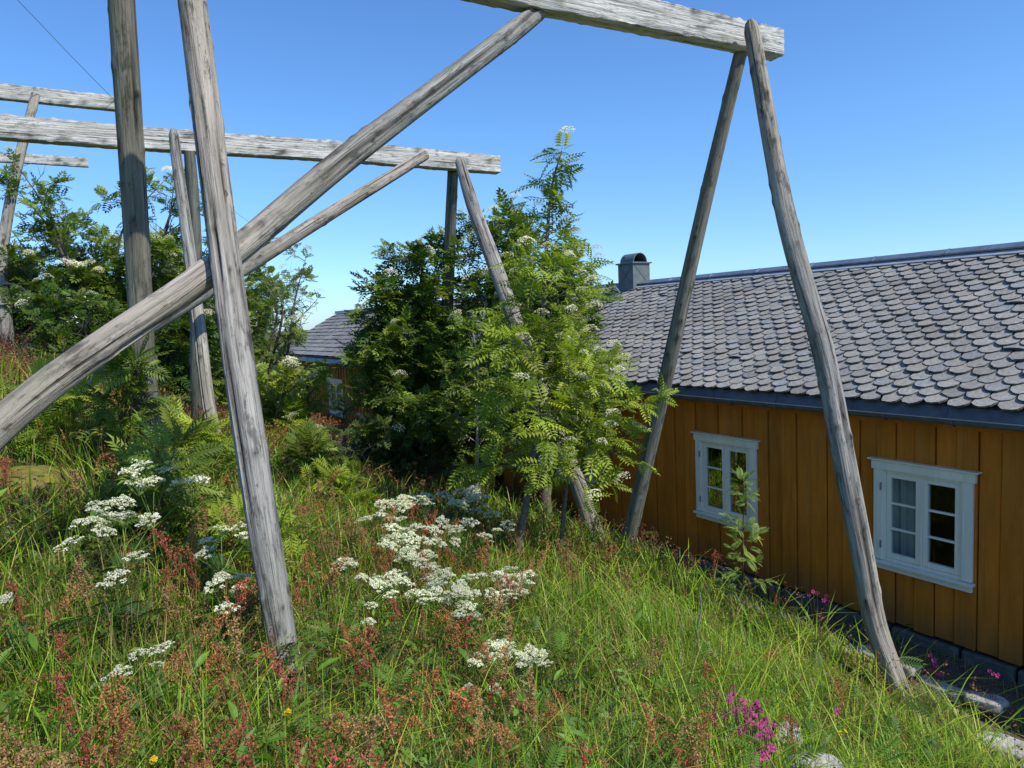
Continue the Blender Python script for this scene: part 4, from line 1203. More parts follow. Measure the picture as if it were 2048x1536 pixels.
shrub('bushy rowan shrub filling the gap behind the twin posts', -7.3, 16.5, 1.6, 10, 4.0, 1.6, 209, 0.1, 11, 10)
shrub('green rowan shrub on the skyline left of the crooked pole', -11.0, 14.8, 3.2, 6, 1.5, 0.8, 210, 0.2, 9, 6)
shrub('dense rowan shrub beside the far gable of the brown house', -8.6, 20.5, 0.9, 9, 4.2, 1.6, 211, 0.15, 10, 8)

# dead heap of withered stalks by the crooked pole
g = Geo(); rs = np.random.RandomState(77)
for k in range(420):
    x, y = -7.5 + 0.75 * rs.randn(), 11.2 + 0.35 * rs.randn()
    z = gz(x, y)
    d = unit(np.array([rs.randn() * .8, rs.randn() * .5, 0.7 + rs.rand()])); L = 0.35 + 0.55 * rs.rand()
    p = np.array([x, y, z - 0.05])
    tube(g, [p, p + d * L * .6 + [0, 0, .05], p + d * L + np.array([rs.randn() * .1, 0, -.05])], [0.006, 0.005, 0.002], 3, np.array([0.23, 0.17, 0.14]) * (0.6 + 0.8 * rs.rand()), 0.2, False)
o = g.build('withered_thicket', M['stem'])
tag(o, 'tangle of withered grey brown stalks on the bank below the crooked pole', 'thicket')

# rowan saplings
def sapling(label, x, y, h, leaf, seed, cols=BRIGHT, n=1, nb=0, group=None, lean=(0, 0), z=None):
    z0 = (gz(x, y) if z is None else z) - 0.05
    rs = np.random.RandomState(seed)
    tr = []
    for k in range(n):
        dx, dy = lean[0] + 0.14 * rs.randn() * (n > 1), lean[1] + 0.1 * rs.randn() * (n > 1)
        tr.append(([(x + .1 * dx, y, z0), (x + dx * .6, y + dy * .6, z0 + h * .6), (x + dx, y + dy, z0 + h)], [0.012, 0.009, 0.004]))
    return rowan('rowan_sapling', label, 'sapling', tr, ((0, 0.3, 1.0), (0.26, 0.22, 0.14)), nb or 8, leaf, 12, cols, seed, 0, LEAF_BIG, f0=0.15, elev=(15, 60), subs=1, leafname='foliage', stemname='stem', br=0.006, group=group, bark=(0.12, 0.07, 0.05))
sapling('ferny rowan sapling at the foot of the second post', -2.55, 4.95, 0.62, 0.27, 301, MIDG, 2, 7)
sapling('rowan sapling with dark red stem left of the second post', -3.3, 5.8, 0.95, 0.25, 302, MIDG, 3, 8)
sapling('bright rowan sapling in the grass under the diagonal brace', -3.9, 5.9, 0.55, 0.25, 303, BRIGHT, 3, 7)
sapling('rowan sapling between the second post and the slim post', -3.0, 6.6, 0.55, 0.25, 304, BRIGHT, 3, 7)
sapling('leafy rowan sapling in shade just left of the front post', -1.95, 4.9, 0.45, 0.24, 305, BRIGHT, 3, 7)
sapling('yellow green rowan sapling right of the front post below the brown wall', -2.55, 8.6, 0.6, 0.24, 306, ((0.08, 0.14, 0.012), (0.19, 0.24, 0.03)), 4, 7)
sapling('second bright rowan sapling right of the front post, nearer the tall grass', -2.0, 7.9, 0.45, 0.23, 307, BRIGHT, 3, 6)
sapling('upright rowan sapling standing in front of the smaller white window', 2.34, 7.25, 1.38, 0.125, 308, ((0.14, 0.25, 0.045), (0.27, 0.36, 0.08)), 1, 20, lean=(0.05, 0.05))

# ---------------------------------------------------------------- white umbel flowers
def umbel_head(seed):
    """A flat-domed compound umbel, one unit across."""
    rs = np.random.RandomState(seed)
    g = Geo()
    n = 15
    a = np.arange(n) * 2.4 + 0.5 * rs.rand(n); r = 0.43 * np.sqrt((np.arange(n) + 0.4) / n) * (1 + 0.12 * rs.randn(n))
    cx, cy = r * np.cos(a), r * np.sin(a); cz = 0.17 * (1 - (r / 0.45) ** 2) + 0.035 * rs.randn(n)
    for k in range(n):
        m = 30
        b = rs.rand(m) * 6.283; q = np.sqrt(rs.rand(m)) * 0.105
        p = np.stack([cx[k] + q * np.cos(b), cy[k] + q * np.sin(b), cz[k] + 0.045 * (1 - (q / 0.105) ** 2) + 0.012 * rs.randn(m)], -1)
        quads(g, p, 0.027 * (0.7 + 0.6 * rs.rand(m)), rs, (np.array([0.84, 0.83, 0.66])[None] if k % 4 else np.array([0.62, 0.66, 0.40])[None]) * (0.75 + 0.35 * rs.rand(m, 1)), 0.6)
        c = np.array([cx[k], cy[k], cz[k]])
        tube(g, [(0, 0, -0.32), c - [0, 0, 0.02]], [0.010, 0.006], 3, (0.17, 0.24, 0.06), 0.5, False)
    return g
UMBEL = [umbel_head(400 + k).mesh('flower_head', M['petal']) for k in range(5)]
UMBEL_LABEL = {
    'behind left post': ['white umbel plant highest on the slope before the second post', 'broad white umbel plant just below the highest one, left of the front post', 'two headed white umbel plant lowest of the big left cluster'],
    'beside front post': ['white umbel plant touching the front post, upper flowers', 'white umbel plant lower beside the front post', 'single white umbel alone in grass left of the front post'],
    'low at bottom left': ['creamy white umbel plant among red sorrel at bottom left', 'small white umbel at the left edge of the meadow'],
    'big upper': ['white umbel plant at the upper left corner of the big white patch', 'white umbel plant at the back of the patch under the dark rowan', 'white umbel plant in the middle right of the big white patch', 'lone white umbel on the shaded left rim of the patch', 'white umbel plant left of the young rowan trunk', 'white umbel plant at the back right of the big white patch', 'white umbel plant on the right rim of the big patch'],
    'big middle': ['densest white umbel plant in the middle of the big white patch', 'small white umbel between the middle flowers of the patch', 'white umbel plant at the middle left of the big white patch'],
    'big lower': ['white umbel plant at the lower left of the big white patch', 'white umbel plant at the lower middle of the big white patch', 'white umbel plant at the lower right of the big white patch'],
    'under sapling trunk': ['round white umbel plant right below the slender rowan trunk', 'small white umbel left of the one below the rowan trunk'],
    'low centre': ['creamy white umbel plant low in the centre of the meadow', 'small white umbel right of the low central flowers', 'tiny lone white umbel below the low central flowers', 'tiny lone white umbel right of the front post foot'],
}
rs = np.random.RandomState(31)
kk = 0
for key, plants in UMBELS.items():
    for j, heads in enumerate(plants):
        heads = [list(q) for q in heads]
        if key.startswith('big') or key.startswith('under') or key == 'low centre':
            heads += [[q[0] + 0.075 * rs.randn(), q[1] + 0.075 * rs.randn(), q[2] + 0.05 * rs.randn() - 0.04, q[3] * (0.6 + 0.4 * rs.rand())] for q in heads]
        hd = np.array(heads)
        bx, by = hd[:, 0].mean() + 0.03 * rs.randn(), hd[:, 1].mean() + 0.03 * rs.randn()
        bz = gz(bx, by)
        labs = UMBEL_LABEL[key]
        root = thing('umbel_plant', labs[min(j, len(labs) - 1)], 'flower', (bx, by, bz), 'white umbel flowers in the meadow')
        st = Geo()
        top = hd[:, 2].mean()
        fork = np.array([bx, by, bz + (top - bz) * 0.5])
        tube(st, [(bx, by, bz - 0.05), fork], [0.0055, 0.0045], 5, (0.12, 0.18, 0.04), 0.1)
        for x, y, z, w in heads:
            e = np.array([x, y, z - 0.3 * w])
            tube(st, [fork + (rs.rand() * .25 - .1) * np.array([0, 0, top - bz]), (fork + e) / 2 + [0, 0, 0.02], e], [0.0042, 0.003, 0.0028], 4, (0.13, 0.20, 0.045), 0.08)
            put('flower_head', UMBEL[kk % 5], root, (x - bx, y - by, z - bz), (0.22 * rs.randn(), 0.22 * rs.randn(), rs.rand() * 6.28), w * 1.3)
            kk += 1
        st.build('stem', M['stem'], root)
        lf = Geo(); n = 7
        a = rs.rand(n) * 6.283
        ax = np.stack([np.cos(a), np.sin(a), 0.35 + 0.4 * rs.rand(n)], -1)
        pp = np.stack([np.full(n, bx), np.full(n, by), bz + (top - bz) * (0.1 + 0.5 * rs.rand(n))], -1)
        scatter(lf, LEAF_BIG, pp, ax, np.repeat([[0, 0, 1.0]], n, 0), 0.16 + 0.1 * rs.rand(n), np.array([0.05, 0.11, 0.02])[None] * (0.8 + 0.6 * rs.rand(n, 1)))
        lf.build('foliage', M['leaf'], root)

# ---------------------------------------------------------------- pink campions
def campion_mesh(seed):
    rs = np.random.RandomState(seed)
    g = Geo()
    for k in range(5):
        a = k * 1.2566 + 0.15 * rs.randn()
        d = np.array([math.cos(a), math.sin(a), 0]); s = np.array([-d[1], d[0], 0])
        z = np.array([0, 0, 1.0])
        V = [d * 0.08, d * 0.36 + s * 0.17 + z * .06, d * 0.5 + s * 0.10 + z * .02, d * 0.40 + z * .06, d * 0.5 - s * 0.10 + z * .02, d * 0.36 - s * 0.17 + z * .06]
        g.add(V, [np.array([[0, 1, 2, 3], [0, 3, 4, 5]])], np.array([0.62, 0.075, 0.30]) * (0.8 + 0.4 * rs.rand()))
    tube(g, [(0, 0, -0.55), (0, 0, -0.3), (0, 0, 0.0)], [0.05, 0.13, 0.07], 6, (0.16, 0.035, 0.05), 0.1)
    return g
CAMP = [campion_mesh(500 + k).mesh('flower', M['petal']) for k in range(3)]
CL = {'A': ['pink campion with the most flowers, at the bottom right meadow edge', 'pink campion behind the pale rock', 'pink campion low by the pale rock at the bottom edge', 'small pink campion left of the biggest pink clump', 'single pink campion flower in bright grass'],
      'B': ['pink campion at the drain below the house wall, left of the front leg'], 'C': ['tall pink campion spike in the dark drain near the right edge'], 'D': ['pink campion in the drain at the right picture edge']}
def campion(label, pts, hgt=None):
    p = np.array(pts)
    bx, by = p[:, 0].mean(), p[:, 1].mean(); bz = gz(bx, by)
    root = thing('campion', label, 'flower', (bx, by, bz), 'pink campions')
    st = Geo()
    for x, y, z in pts:
        a = np.array([bx + 0.3 * (x - bx), by + 0.3 * (y - by), bz - 0.03])
        tube(st, [a, (a + [x, y, z]) / 2 + [0, 0, 0.02], (x, y, z - 0.01)], [0.003, 0.0025, 0.002], 4, (0.10, 0.06, 0.04), 0.08)
        v = unit(np.array([-x * .4, -y * .4, 0.9]) / 3 + 0.45 * rs.randn(3))
        q = (math.acos(np.clip(v[2], -1, 1)), 0, math.atan2(v[0], -v[1]))
        put('flower', CAMP[rs.randint(3)], root, (x - bx, y - by, z - bz), q, 0.042 * (0.85 + 0.4 * rs.rand()))
    st.build('stem', M['stem'], root)
for key, pts in CAMPION.items():
    pts = [tuple(p) for p in pts]
    if key == 'A':
        pts = [(a, b, c + 0.04) for a, b, c in pts] + [(a + 0.03 * rs.randn(), b + 0.05 * rs.randn(), c + 0.02 + 0.03 * rs.randn()) for a, b, c in pts if a < 1.5]
    if key == 'A':
        sets = [[], [], [], [], []]
        for p in pts:
            sets[4 if p[0] > 1.5 else 3 if p[0] < 1.09 and p[1] > 3.2 else 2 if p[1] < 3.15 else 1 if p[0] > 1.2 else 0].append(p)
        for s_, l in zip(sets, CL['A']):
            if s_: campion(l, s_)
    else:
        if key in 'CD':                          # on the sunny lip of the drain
            pts = [(a - 0.24 * WN[0], b - 0.24 * WN[1], c + 0.06) for a, b, c in pts]
        campion(CL[key][0], pts)

# ---------------------------------------------------------------- the meadow itself
def meadow_points(n, power=1.55, rmin=1.45, rmax=24, a0=-54, a1=52, seed=1):
    rs = np.random.RandomState(seed)
    e = 2 - power
    r = (rmin ** e + rs.rand(n) * (rmax ** e - rmin ** e)) ** (1 / e)
    a = np.radians(a0 + (a1 - a0) * rs.rand(n))
    return r * np.sin(a), r * np.cos(a), r, rs

def clear_of(x, y, rs, drain=0.32, edge=0.9):
    o = WALL - (x * WN[0] + y * WN[1]); t = x * WD[0] + y * WD[1]
    keep = o > 0.05
    near = (t > -9) & (t < 9.5)
    u = rs.rand(len(x))
    keep &= ~(near & (o < 0.84) & (u > drain))
    keep &= ~(near & (o >= 0.84) & (o < 1.16) & (u > edge * 0.5))
    soil = (np.hypot((x - 4.0) / 0.7, (y - 4.6) / 0.7) < 1.0) & (o < 2.2)
    keep &= ~(soil & (u > 0.12))
    keep &= ~((np.hypot((x + 3.74) / 0.46, (y - 5.0) / 0.36) < 1.0))
    return keep

def zones(x, y):
    """Soft weights: lush short grass on the right bank, sorrel-rich meadow on the left, rusty strips farther up."""
    right = 1 / (1 + np.exp(-(x - 0.75 - 0.12 * (y - 4) + 0.3 * sines(x, y, 1.6, 71)) * 3.0))
    right *= 1 / (1 + np.exp((y - 9.5)))
    n1 = sines(x, y, 1.9, 72); n2 = sines(x, y, 4.5, 73)
    rust = np.clip(0.5 + 0.55 * n1 + 0.3 * n2, 0, 1) * (1 - 0.9 * right)
    rust = np.maximum(rust, np.clip((y - 9.5) / 3, 0, 0.8) * (x < -1.2) * np.clip(0.7 + 0.5 * n2, 0, 1))
    bank = np.clip((-x - 3.2) / 1.2, 0, 1) * np.clip((y - 6.5) / 1.5, 0, 1)
    rust = np.maximum(rust, 0.9 * bank)
    straw = np.clip(-0.1 + 0.6 * sines(x, y, 2.6, 74), 0, 1)
    straw = np.maximum(straw, 0.8 * bank)
    return right, rust, straw

def blades(geo, x, y, h, w, az, lean, col, rs, curl=0.5, tipc=1.15):
    n = len(x)
    z = ground_z(x, y) - 0.02
    lv = np.array([0.0, 0.38, 0.74, 1.0])
    dx, dy = np.cos(az), np.sin(az)
    V = np.empty((n, 7, 3)); C = np.empty((n, 7, 3))
    px, py = -dy, dx
    twist = rs.rand(n) * 1.2 - 0.6
    for k, l in enumerate(lv):
        fw = lean * h * (l * (1 - curl) + curl * l * l) * 1.0
        up = h * (l - 0.28 * lean * l * l)
        cx, cy, cz = x + dx * fw, y + dy * fw, z + up
        ww = w * (1.0, 0.9, 0.6, 0)[k] * 0.5
        tx, ty = px + dx * twist * l, py + dy * twist * l
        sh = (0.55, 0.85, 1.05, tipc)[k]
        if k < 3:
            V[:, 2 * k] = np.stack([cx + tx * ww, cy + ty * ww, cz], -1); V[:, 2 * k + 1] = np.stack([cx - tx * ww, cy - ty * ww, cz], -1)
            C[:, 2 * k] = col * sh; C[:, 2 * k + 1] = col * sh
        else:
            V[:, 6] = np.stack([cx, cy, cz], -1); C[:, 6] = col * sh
    b = (np.arange(n) * 7)[:, None]
    geo.add(V.reshape(-1, 3), [np.concatenate([b + [[0, 1, 3, 2]], b + [[2, 3, 5, 4]]]), b + [[4, 5, 6]]], C.reshape(-1, 3))

def lod(r, near=4.2):
    return np.maximum(1.0, r / near)

# green grass: about half of it springs from tussocks
x, y, r, rs = meadow_points(310000, seed=3)
tx, ty, tr, _ = meadow_points(9000, seed=33)
pick = rs.randint(0, len(tx), len(x))
inb = rs.rand(len(x)) < 0.55
sp = 0.05 * (0.6 + 0.8 * rs.rand(len(tx))[pick]) * np.maximum(1, tr[pick] / 6)
ddx, ddy = sp * rs.randn(len(x)), sp * rs.randn(len(x))
x = np.where(inb, tx[pick] + ddx, x); y = np.where(inb, ty[pick] + ddy, y); r = np.hypot(x, y)
th_ = np.where(inb, (0.75 + 0.65 * rs.rand(len(tx)))[pick], 0.85); tcol = np.where(inb, (0.72 + 0.56 * rs.rand(len(tx)))[pick], 0.9)
taz = np.where(inb, np.arctan2(ddy, ddx) + 0.5 * rs.randn(len(x)), rs.rand(len(x)) * 6.283)
right, rust, straw = zones(x, y)
k = clear_of(x, y, rs)
k &= rs.rand(len(x)) < (0.55 + 0.45 * right) * (1 - 0.35 * rust) * np.clip(0.85 + 0.55 * sines(x, y, 3.3, 78), 0.25, 1.0)
k &= r > 1.4
x, y, r, right, rust, straw, th_, tcol, taz = (q[k] for q in (x, y, r, right, rust, straw, th_, tcol, taz))
n = len(x)
o = WALL - (x * WN[0] + y * WN[1])
h = (0.36 - 0.15 * right + 0.09 * sines(x, y, 2.1, 75)) * (0.45 + 0.85 * rs.rand(n) ** 0.8) * th_
h = np.clip(h, 0.07, 0.7) * np.where(o < 1.6, 0.62, 1.0)
pal = np.array([(0.085, 0.175, 0.014), (0.165, 0.320, 0.020), (0.290, 0.450, 0.030), (0.390, 0.450, 0.050), (0.52, 0.44, 0.16), (0.30, 0.165, 0.06)])
u = rs.rand(n)
idx = np.where(u < 0.26, 0, np.where(u < 0.60, 1, np.where(u < 0.84, 2, 3)))
idx = np.where((right > 0.5) & (idx == 0) & (rs.rand(n) < 0.75), 2, idx)
idx = np.where(rs.rand(n) < 0.10 + 0.40 * straw, 4, idx)
idx = np.where(rs.rand(n) < 0.03 + 0.26 * rust, 5, idx)
col = pal[idx] * (0.75 + 0.5 * rs.rand(n, 1)) * (1 + 0.18 * sines(x, y, 3.0, 76))[:, None] * tcol[:, None]
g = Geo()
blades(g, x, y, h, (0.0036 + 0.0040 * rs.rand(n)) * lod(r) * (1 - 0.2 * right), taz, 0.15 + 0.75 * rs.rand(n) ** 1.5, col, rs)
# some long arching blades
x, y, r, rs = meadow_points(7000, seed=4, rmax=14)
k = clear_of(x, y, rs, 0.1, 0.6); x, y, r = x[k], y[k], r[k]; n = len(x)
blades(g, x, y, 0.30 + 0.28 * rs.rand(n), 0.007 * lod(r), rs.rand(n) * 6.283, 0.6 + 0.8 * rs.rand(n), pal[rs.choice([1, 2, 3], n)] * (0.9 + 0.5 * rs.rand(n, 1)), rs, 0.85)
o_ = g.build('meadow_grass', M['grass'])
tag(o_, 'tall green meadow grass covering the slope', None, None, 'stuff')

# dry straw and moss lying low
x, y, r, rs = meadow_points(110000, seed=5)
right, rust, straw = zones(x, y)
k = clear_of(x, y, rs, 0.25, 1.0) & (rs.rand(len(x)) < 0.25 + 0.75 * straw); x, y, r = x[k], y[k], r[k]; n = len(x)
g = Geo()
blades(g, x, y, 0.06 + 0.16 * rs.rand(n), 0.005 * lod(r), rs.rand(n) * 6.283, 0.9 + 1.0 * rs.rand(n), np.array([0.50, 0.43, 0.15]) * (0.5 + 0.8 * rs.rand(n, 1)), rs, 0.4, 1.0)
tag(g.build('dry_grass', M['grass']), 'pale dry grass and moss between the green blades', None, None, 'stuff')

# broad leaves: sorrel and dock rosettes, clover
def broad(geo, x, y, r, rs, size, col, hmax):
    n = len(x)
    z = ground_z(x, y) + hmax * rs.rand(n) ** 1.2
    a = rs.rand(n) * 6.283
    ax = unit(np.stack([np.cos(a), np.sin(a), 0.15 + 0.9 * rs.rand(n)], -1))
    V = np.array([(0, 0, 0), (0.13, 0.30, 0.03), (0.15, 0.60, 0.03), (0, 1.0, -0.12), (-0.15, 0.60, 0.03), (-0.13, 0.30, 0.03), (0, 0.45, -0.015)])
    F = np.array([(0, 1, 6), (1, 2, 6), (2, 3, 6), (3, 4, 6), (4, 5, 6), (5, 0, 6)])
    scatter(geo, (V, F), np.stack([x, y, z], -1), ax, unit(np.array([0, 0, 1.0]) + 0.3 * rs.randn(n, 3)), size, col)
x, y, r, rs = meadow_points(15000, seed=6, power=1.9, rmax=13)
right, rust, straw = zones(x, y)
k = clear_of(x, y, rs, 0.3, 0.3) & (rs.rand(len(x)) < np.clip(1.0 - 0.8 * right, 0.15, 1) * np.clip(1.1 - 0.07 * r, 0.2, 1)); x, y, r = x[k], y[k], r[k]; n = len(x)
g = Geo()
broad(g, x, y, r, rs, (0.045 + 0.075 * rs.rand(n) ** 2), np.array([(0.06, 0.14, 0.014), (0.11, 0.21, 0.02), (0.14, 0.23, 0.04)])[rs.randint(0, 3, n)] * (0.7 + 0.7 * rs.rand(n, 1)), 0.26)
x, y, r, rs = meadow_points(5200, seed=26, power=2.2, rmin=1.7, rmax=6)
right, rust, straw = zones(x, y)
k = clear_of(x, y, rs, 0.3, 0.3) & (right < 0.45) & (sines(x, y, 2.4, 93) > -0.35); x, y, r = x[k], y[k], r[k]; n = len(x)
broad(g, x, y, r, rs, (0.06 + 0.09 * rs.rand(n) ** 2), np.array([(0.09, 0.20, 0.018), (0.14, 0.27, 0.025), (0.20, 0.31, 0.04)])[rs.randint(0, 3, n)] * (0.7 + 0.6 * rs.rand(n, 1)), 0.34)
tag(g.build('broad_leaf_undergrowth', M['leaf']), 'broad green sorrel and dock leaves low in the meadow', None, None, 'stuff')
# feathery leaves of the umbel plants
x, y, r, rs = meadow_points(3600, seed=16, power=1.8, rmax=12)
right, rust, straw = zones(x, y)
k = clear_of(x, y, rs, 0.1, 0.2) & (rs.rand(len(x)) < 1.0 - 0.85 * right) & (sines(x, y, 1.7, 91) > -0.1); x, y, r = x[k], y[k], r[k]; n = len(x)
g = Geo(); a = rs.rand(n) * 6.283
scatter(g, LEAF_BIG, np.stack([x, y, ground_z(x, y) + 0.05 + 0.28 * rs.rand(n)], -1), np.stack([np.cos(a), np.sin(a), 0.2 + 0.5 * rs.rand(n)], -1), unit(np.array([0, 0, 1.0]) + 0.25 * rs.randn(n, 3)),
        0.09 + 0.11 * rs.rand(n), np.array([0.09, 0.175, 0.018]) * (0.6 + 0.9 * rs.rand(n, 1)))
tag(g.build('feathery_undergrowth', M['leaf']), 'feathery green leaves low among the grass', None, None, 'stuff')

# fine brown flowering grass: hair-thin stalks with reddish heads
def seed_heads(geo, x, y, r, rs, h, red):
    n = len(x)
    z = ground_z(x, y)
    a = rs.rand(n) * 6.283; ln = 0.05 + 0.22 * rs.rand(n)
    blades(geo, x, y, h, 0.0022 * lod(r, 3.5), a, ln, np.array([0.15, 0.13, 0.05]) * (0.7 + 0.6 * rs.rand(n, 1)), rs, 0.6, 1.0)
    m = 9
    base = np.stack([x + np.cos(a) * ln * h, y + np.sin(a) * ln * h, z + h * (1 - 0.28 * ln) - 0.02], -1)
    s = rs.rand(n, m)
    p = base[:, None] + np.stack([0.02 * rs.randn(n, m) * (1.3 - s), 0.02 * rs.randn(n, m) * (1.3 - s), -0.13 * (1 - s) + 0.02], -1) * lod(r, 6)[:, None, None] ** 0.3
    quads(geo, p.reshape(-1, 3), np.repeat(0.0042 * lod(r, 3.5), m) * (0.6 + 0.8 * rs.rand(n * m)), rs, np.repeat(red, m, 0) * (0.6 + 0.8 * rs.rand(n * m, 1)), 0.1)
x, y, r, rs = meadow_points(26000, seed=7, power=1.25)
right, rust, straw = zones(x, y)
k = clear_of(x, y, rs, 0.08, 0.3) & (rs.rand(len(x)) < 0.10 + 0.9 * rust); x, y, r = x[k], y[k], r[k]; n = len(x)
g = Geo()
seed_heads(g, x, y, r, rs, (0.30 + 0.25 * rs.rand(n)), np.array([(0.23, 0.10, 0.045), (0.28, 0.15, 0.07), (0.20, 0.06, 0.035)])[rs.randint(0, 3, n)])
tag(g.build('grass_seed_heads', M['sorrel']), 'haze of fine reddish brown grass seed heads', None, None, 'stuff')

# common sorrel
def sorrel_plant(seed):
    rs = np.random.RandomState(seed)
    st = Geo(); sp = Geo()
    H = 0.40 + 0.12 * rs.rand()
    lean = 0.10 * rs.randn(2)
    pth = [(0, 0, -0.03), (lean[0] * .4, lean[1] * .4, H * .5), (lean[0], lean[1], H)]
    tube(st, pth, [0.0032, 0.0026, 0.0014], 4, (0.14, 0.11, 0.04), 0.08)
    P, _ = smooth_path(pth, 0.02)
    base = np.array([(0.46, 0.175, 0.070), (0.47, 0.215, 0.085), (0.44, 0.125, 0.075), (0.42, 0.25, 0.11)][seed % 4])
    hang = rs.rand() * 6.283
    def whorls(path):
        q, _ = smooth_path(path, 0.012)
        for c in q:
            m = 6
            p = c + 0.0045 * rs.randn(m, 3)
            quads(sp, p, 0.0032 * (0.7 + 0.7 * rs.rand(m)), rs, base[None] * (0.6 + 0.8 * rs.rand(m, 1)), 0.05)
    nb = 7 + rs.randint(4)
    for k in range(nb):
        f = 0.62 + 0.36 * k / nb
        c = P[int(f * (len(P) - 1))]
        a = k * 2.4 + rs.rand()
        L = 0.11 * (1.15 - 0.65 * (f - 0.62) / 0.38) * (0.7 + 0.6 * rs.rand())
        d = np.array([math.cos(a) + 0.7 * math.cos(hang), math.sin(a) + 0.7 * math.sin(hang), 0]) * 0.6
        pp = [c, c + d * L * .45 + [0, 0, L * .55], c + d * L * 1.0 + [0, 0, L * (.45 - .6 * rs.rand())]]
        tube(st, pp, [0.0014, 0.001, 0.0008], 3, base * 0.7, 0.05, False)
        whorls([c + (np.array(pp[1]) - c) * .25, pp[1], pp[2]])
    whorls([P[int(0.82 * (len(P) - 1))], P[-1], P[-1] + np.array([0.03 * math.cos(hang), 0.03 * math.sin(hang), -0.01])])
    return st, sp
SOR = []
for s in range(8):
    st, sp = sorrel_plant(600 + s)
    SOR.append((st.mesh('stem', M['stem']), sp.mesh('blossom', M['sorrel']), st, sp))
x, y, r, rs = meadow_points(2600, seed=8, power=1.62, rmin=1.75, rmax=13)
right, rust, straw = zones(x, y)
fr = np.clip((3.9 - r) / 1.5, 0, 1) * (x < 0.9)
k = clear_of(x, y, rs, 0.02, 0.1) & (rs.rand(len(x)) < np.clip(0.03 + 0.26 * rust * (1 - 0.9 * right) + 0.07 * fr, 0, 1)); x, y, r = x[k], y[k], r[k]
order = np.argsort(r); x, y, r = x[order], y[order], r[order]
zz = ground_z(x, y)
NEAR = 170
print('sorrel plants', len(x))
for i in range(min(NEAR, len(x))):
    s = rs.randint(8)
    # which corner of the meadow it grows in
    lab = ('rust red sorrel stalk near the left corner of the meadow, low in front' if x[i] < -0.55 else 'rust red sorrel stalk low in the middle of the meadow front') if r[i] < 2.9 else ('rust red sorrel stalk standing in grass left of the front post' if x[i] / y[i] < -0.34 else 'rust red sorrel stalk standing in grass right of the front post')
    grp = 'sorrel: ' + lab.split('stalk ')[1]
    o = thing('sorrel', lab, 'sorrel', (x[i], y[i], zz[i]), grp)
    sc_ = 0.85 + 0.5 * rs.rand(); a = rs.rand() * 6.283
    for nm, me in (('stem', SOR[s][0]), ('blossom', SOR[s][1])):
        put(nm, me, o, (0, 0, 0), (0, 0, a), sc_)
if len(x) > NEAR:
    g = Geo()
    for i in range(NEAR, len(x)):
        s = rs.randint(8); a = rs.rand() * 6.283; q = (0.8 + 0.4 * rs.rand())
        ca, sa = math.cos(a) * q, math.sin(a) * q
        for part in (SOR[s][2], SOR[s][3]):
            v = np.concatenate(part.v)
            vv = np.stack([v[:, 0] * ca - v[:, 1] * sa + x[i], v[:, 0] * sa + v[:, 1] * ca + y[i], v[:, 2] * q + zz[i]], -1)
            g.add(vv, part.f, np.concatenate(part.c))
    tag(g.build('sorrel_drift', M['sorrel']), 'drift of rusty sorrel thinning out across the middle of the meadow', None, None, 'stuff')

# a few yellow buttercups and the lone dead twig
bc = Geo(); rs = np.random.RandomState(9)
for k in range(5):
    a = k * 1.2566; d = np.array([math.cos(a), math.sin(a), 0]); s = np.array([-d[1], d[0], 0]); zq = np.array([0, 0, 1.0])
    bc.add([d * .05, d * .35 + s * .22 + zq * .12, d * .5 + zq * .2, d * .35 - s * .22 + zq * .12], [np.array([[0, 1, 2, 3]])], (0.75, 0.50, 0.01))
BC = bc.mesh('flower', M['petal'])
for lab, bx, by in (('yellow buttercup low at the bottom left corner', -1.28, 2.25), ('yellow buttercup right of the others near the bottom edge', -0.98, 2.25), ('yellow buttercup half hidden in leaves under the front post', -1.0, 2.75), ('yellow buttercup beside the rounded grey rock', 1.62, 3.55)):
    z = gz(bx, by)
    o = thing('buttercup', lab, 'flower', (bx, by, z), 'yellow buttercups')
    st = Geo(); tube(st, [(bx, by, z - .02), (bx + .01, by, z + .16), (bx + .03, by - .01, z + .30)], [.002, .0016, .0014], 4, (0.10, 0.16, 0.03), .05); st.build('stem', M['stem'], o)
    for k in range(2):
        put('flower', BC, o, (.03 + .015 * k, -.01 - .02 * k, .30 + .02 * k), (0.7, 0.2 * k, k), 0.026)
tw = Geo(); z = gz(1.33, 5.2)
tube(tw, [(1.36, 5.2, z - .05), (1.33, 5.2, z + .22), (1.36, 5.19, z + .40), (1.35, 5.18, z + .55)], [.012, .009, .007, .003], 6, (0.24, 0.22, 0.19), .05)
tube(tw, [(1.335, 5.2, z + .25), (1.28, 5.18, z + .40)], [.006, .002], 5, (0.24, 0.22, 0.19), .05)
tag(tw.build('dead_twig', M['bark'], None, True), 'grey dead twig sticking up from the grass in mid meadow', 'twig')

# ---------------------------------------------------------------- sky, sun, camera
SUN_AZ = np.array([0.79, -0.61]); SUN_EL = R(49)
SUN_AZ /= np.linalg.norm(SUN_AZ)
wld = bpy.data.worlds.new('World'); sc.world = wld; wld.use_nodes = True
nt = wld.node_tree; nt.nodes.clear()
sk = nt.nodes.new('ShaderNodeTexSky'); sk.sky_type = 'NISHITA'; sk.sun_disc = False
sk.sun_elevation = SUN_EL; sk.sun_rotation = math.atan2(SUN_AZ[0], SUN_AZ[1])
sk.air_density = 1.0; sk.dust_density = 0.15; sk.ozone_density = 2.0; sk.altitude = 10
bgd = nt.nodes.new('ShaderNodeBackground'); bgd.inputs['Strength'].default_value = 0.15
wo = nt.nodes.new('ShaderNodeOutputWorld')
hs = nt.nodes.new('ShaderNodeHueSaturation'); hs.inputs['Saturation'].default_value = 1.22; hs.inputs['Value'].default_value = 1.0; hs.inputs['Hue'].default_value = 0.504
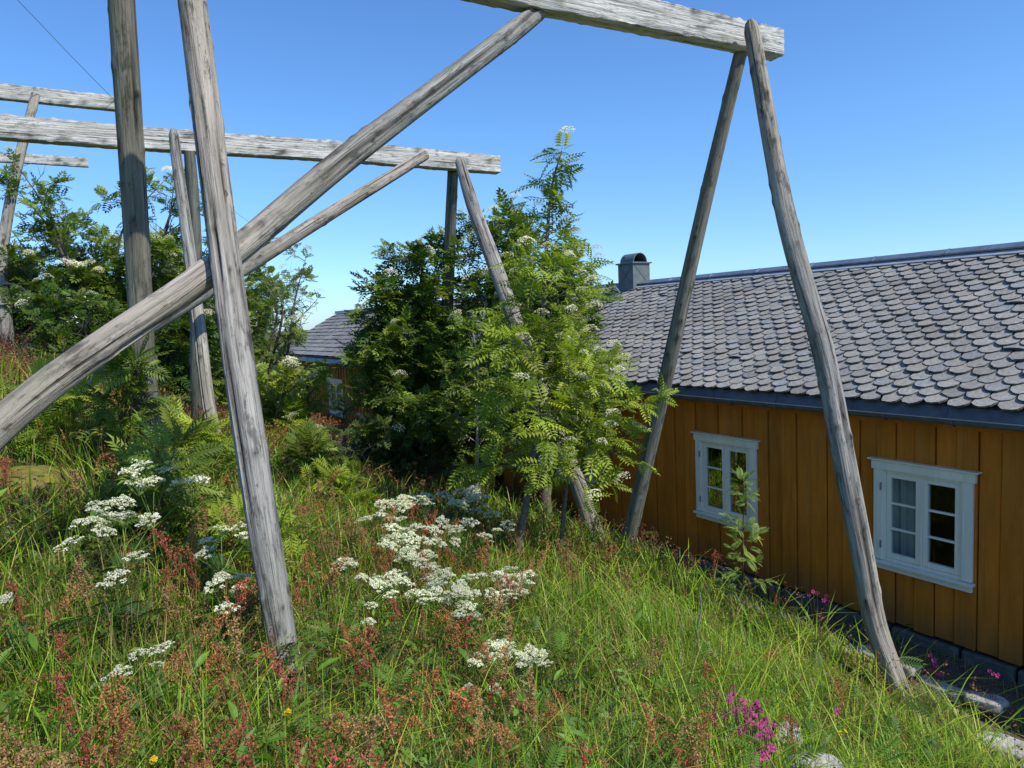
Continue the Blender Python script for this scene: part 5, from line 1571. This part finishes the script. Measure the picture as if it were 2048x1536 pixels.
nt.links.new(sk.outputs['Color'], hs.inputs['Color']); tc = nt.nodes.new('ShaderNodeTexCoord'); sx = nt.nodes.new('ShaderNodeSeparateXYZ'); nt.links.new(tc.outputs['Generated'], sx.inputs[0])
haze = ramp(nt, sx.outputs['Z'], [(0.0, (0.40, 0.58, 0.90)), (0.06, (0.52, 0.71, 0.95)), (0.14, (0.64, 0.81, 0.97)), (0.25, (0.78, 0.93, 1.0)), (0.5, (0.92, 0.97, 1.0))])
sky_c = mixc(nt, 'MULTIPLY', 1.0, hs.outputs['Color'], haze)
sky_c = mixc(nt, 'MULTIPLY', 1.0, sky_c, (1.24, 1.25, 1.34))
nt.links.new(sky_c, bgd.inputs['Color']); nt.links.new(bgd.outputs['Background'], wo.inputs['Surface'])

from mathutils import Vector, Matrix
sd = Vector((SUN_AZ[0] * math.cos(SUN_EL), SUN_AZ[1] * math.cos(SUN_EL), math.sin(SUN_EL)))
sl = bpy.data.lights.new('sun', 'SUN'); sl.energy = 5.0; sl.angle = R(0.53); sl.color = (1.0, 0.95, 0.86)
so = bpy.data.objects.new('sun', sl); COL.objects.link(so)
so.rotation_euler = sd.to_track_quat('Z', 'Y').to_euler(); so.location = (10, -5, 20)

cam = bpy.data.cameras.new('camera'); co = bpy.data.objects.new('camera', cam); COL.objects.link(co)
pit, rol = R(5.103), R(-2.46)
F_ = Vector((0, math.cos(pit), -math.sin(pit))); U0 = Vector((0, math.sin(pit), math.cos(pit))); R0 = Vector((1, 0, 0))
Rv = R0 * math.cos(rol) + U0 * math.sin(rol); Uv = U0 * math.cos(rol) - R0 * math.sin(rol)
mt = Matrix((Rv, Uv, -F_)).transposed().to_4x4(); mt.translation = Vector((0, 0, 3.4))
co.matrix_world = mt
cam.sensor_fit = 'HORIZONTAL'; cam.sensor_width = 36.0; cam.lens = 36.0 * 1414.27 / 2048
cam.clip_start = 0.05; cam.clip_end = 20000
sc.camera = co

sc.render.engine = 'CYCLES'
sc.view_settings.view_transform = 'Standard'; sc.view_settings.look = 'None'; sc.view_settings.exposure = 0; sc.view_settings.gamma = 1
cy = sc.cycles
cy.max_bounces = 6; cy.diffuse_bounces = 3; cy.glossy_bounces = 3; cy.transmission_bounces = 4; cy.transparent_max_bounces = 8
cy.caustics_reflective = False; cy.caustics_refractive = False
cy.sample_clamp_indirect = 6
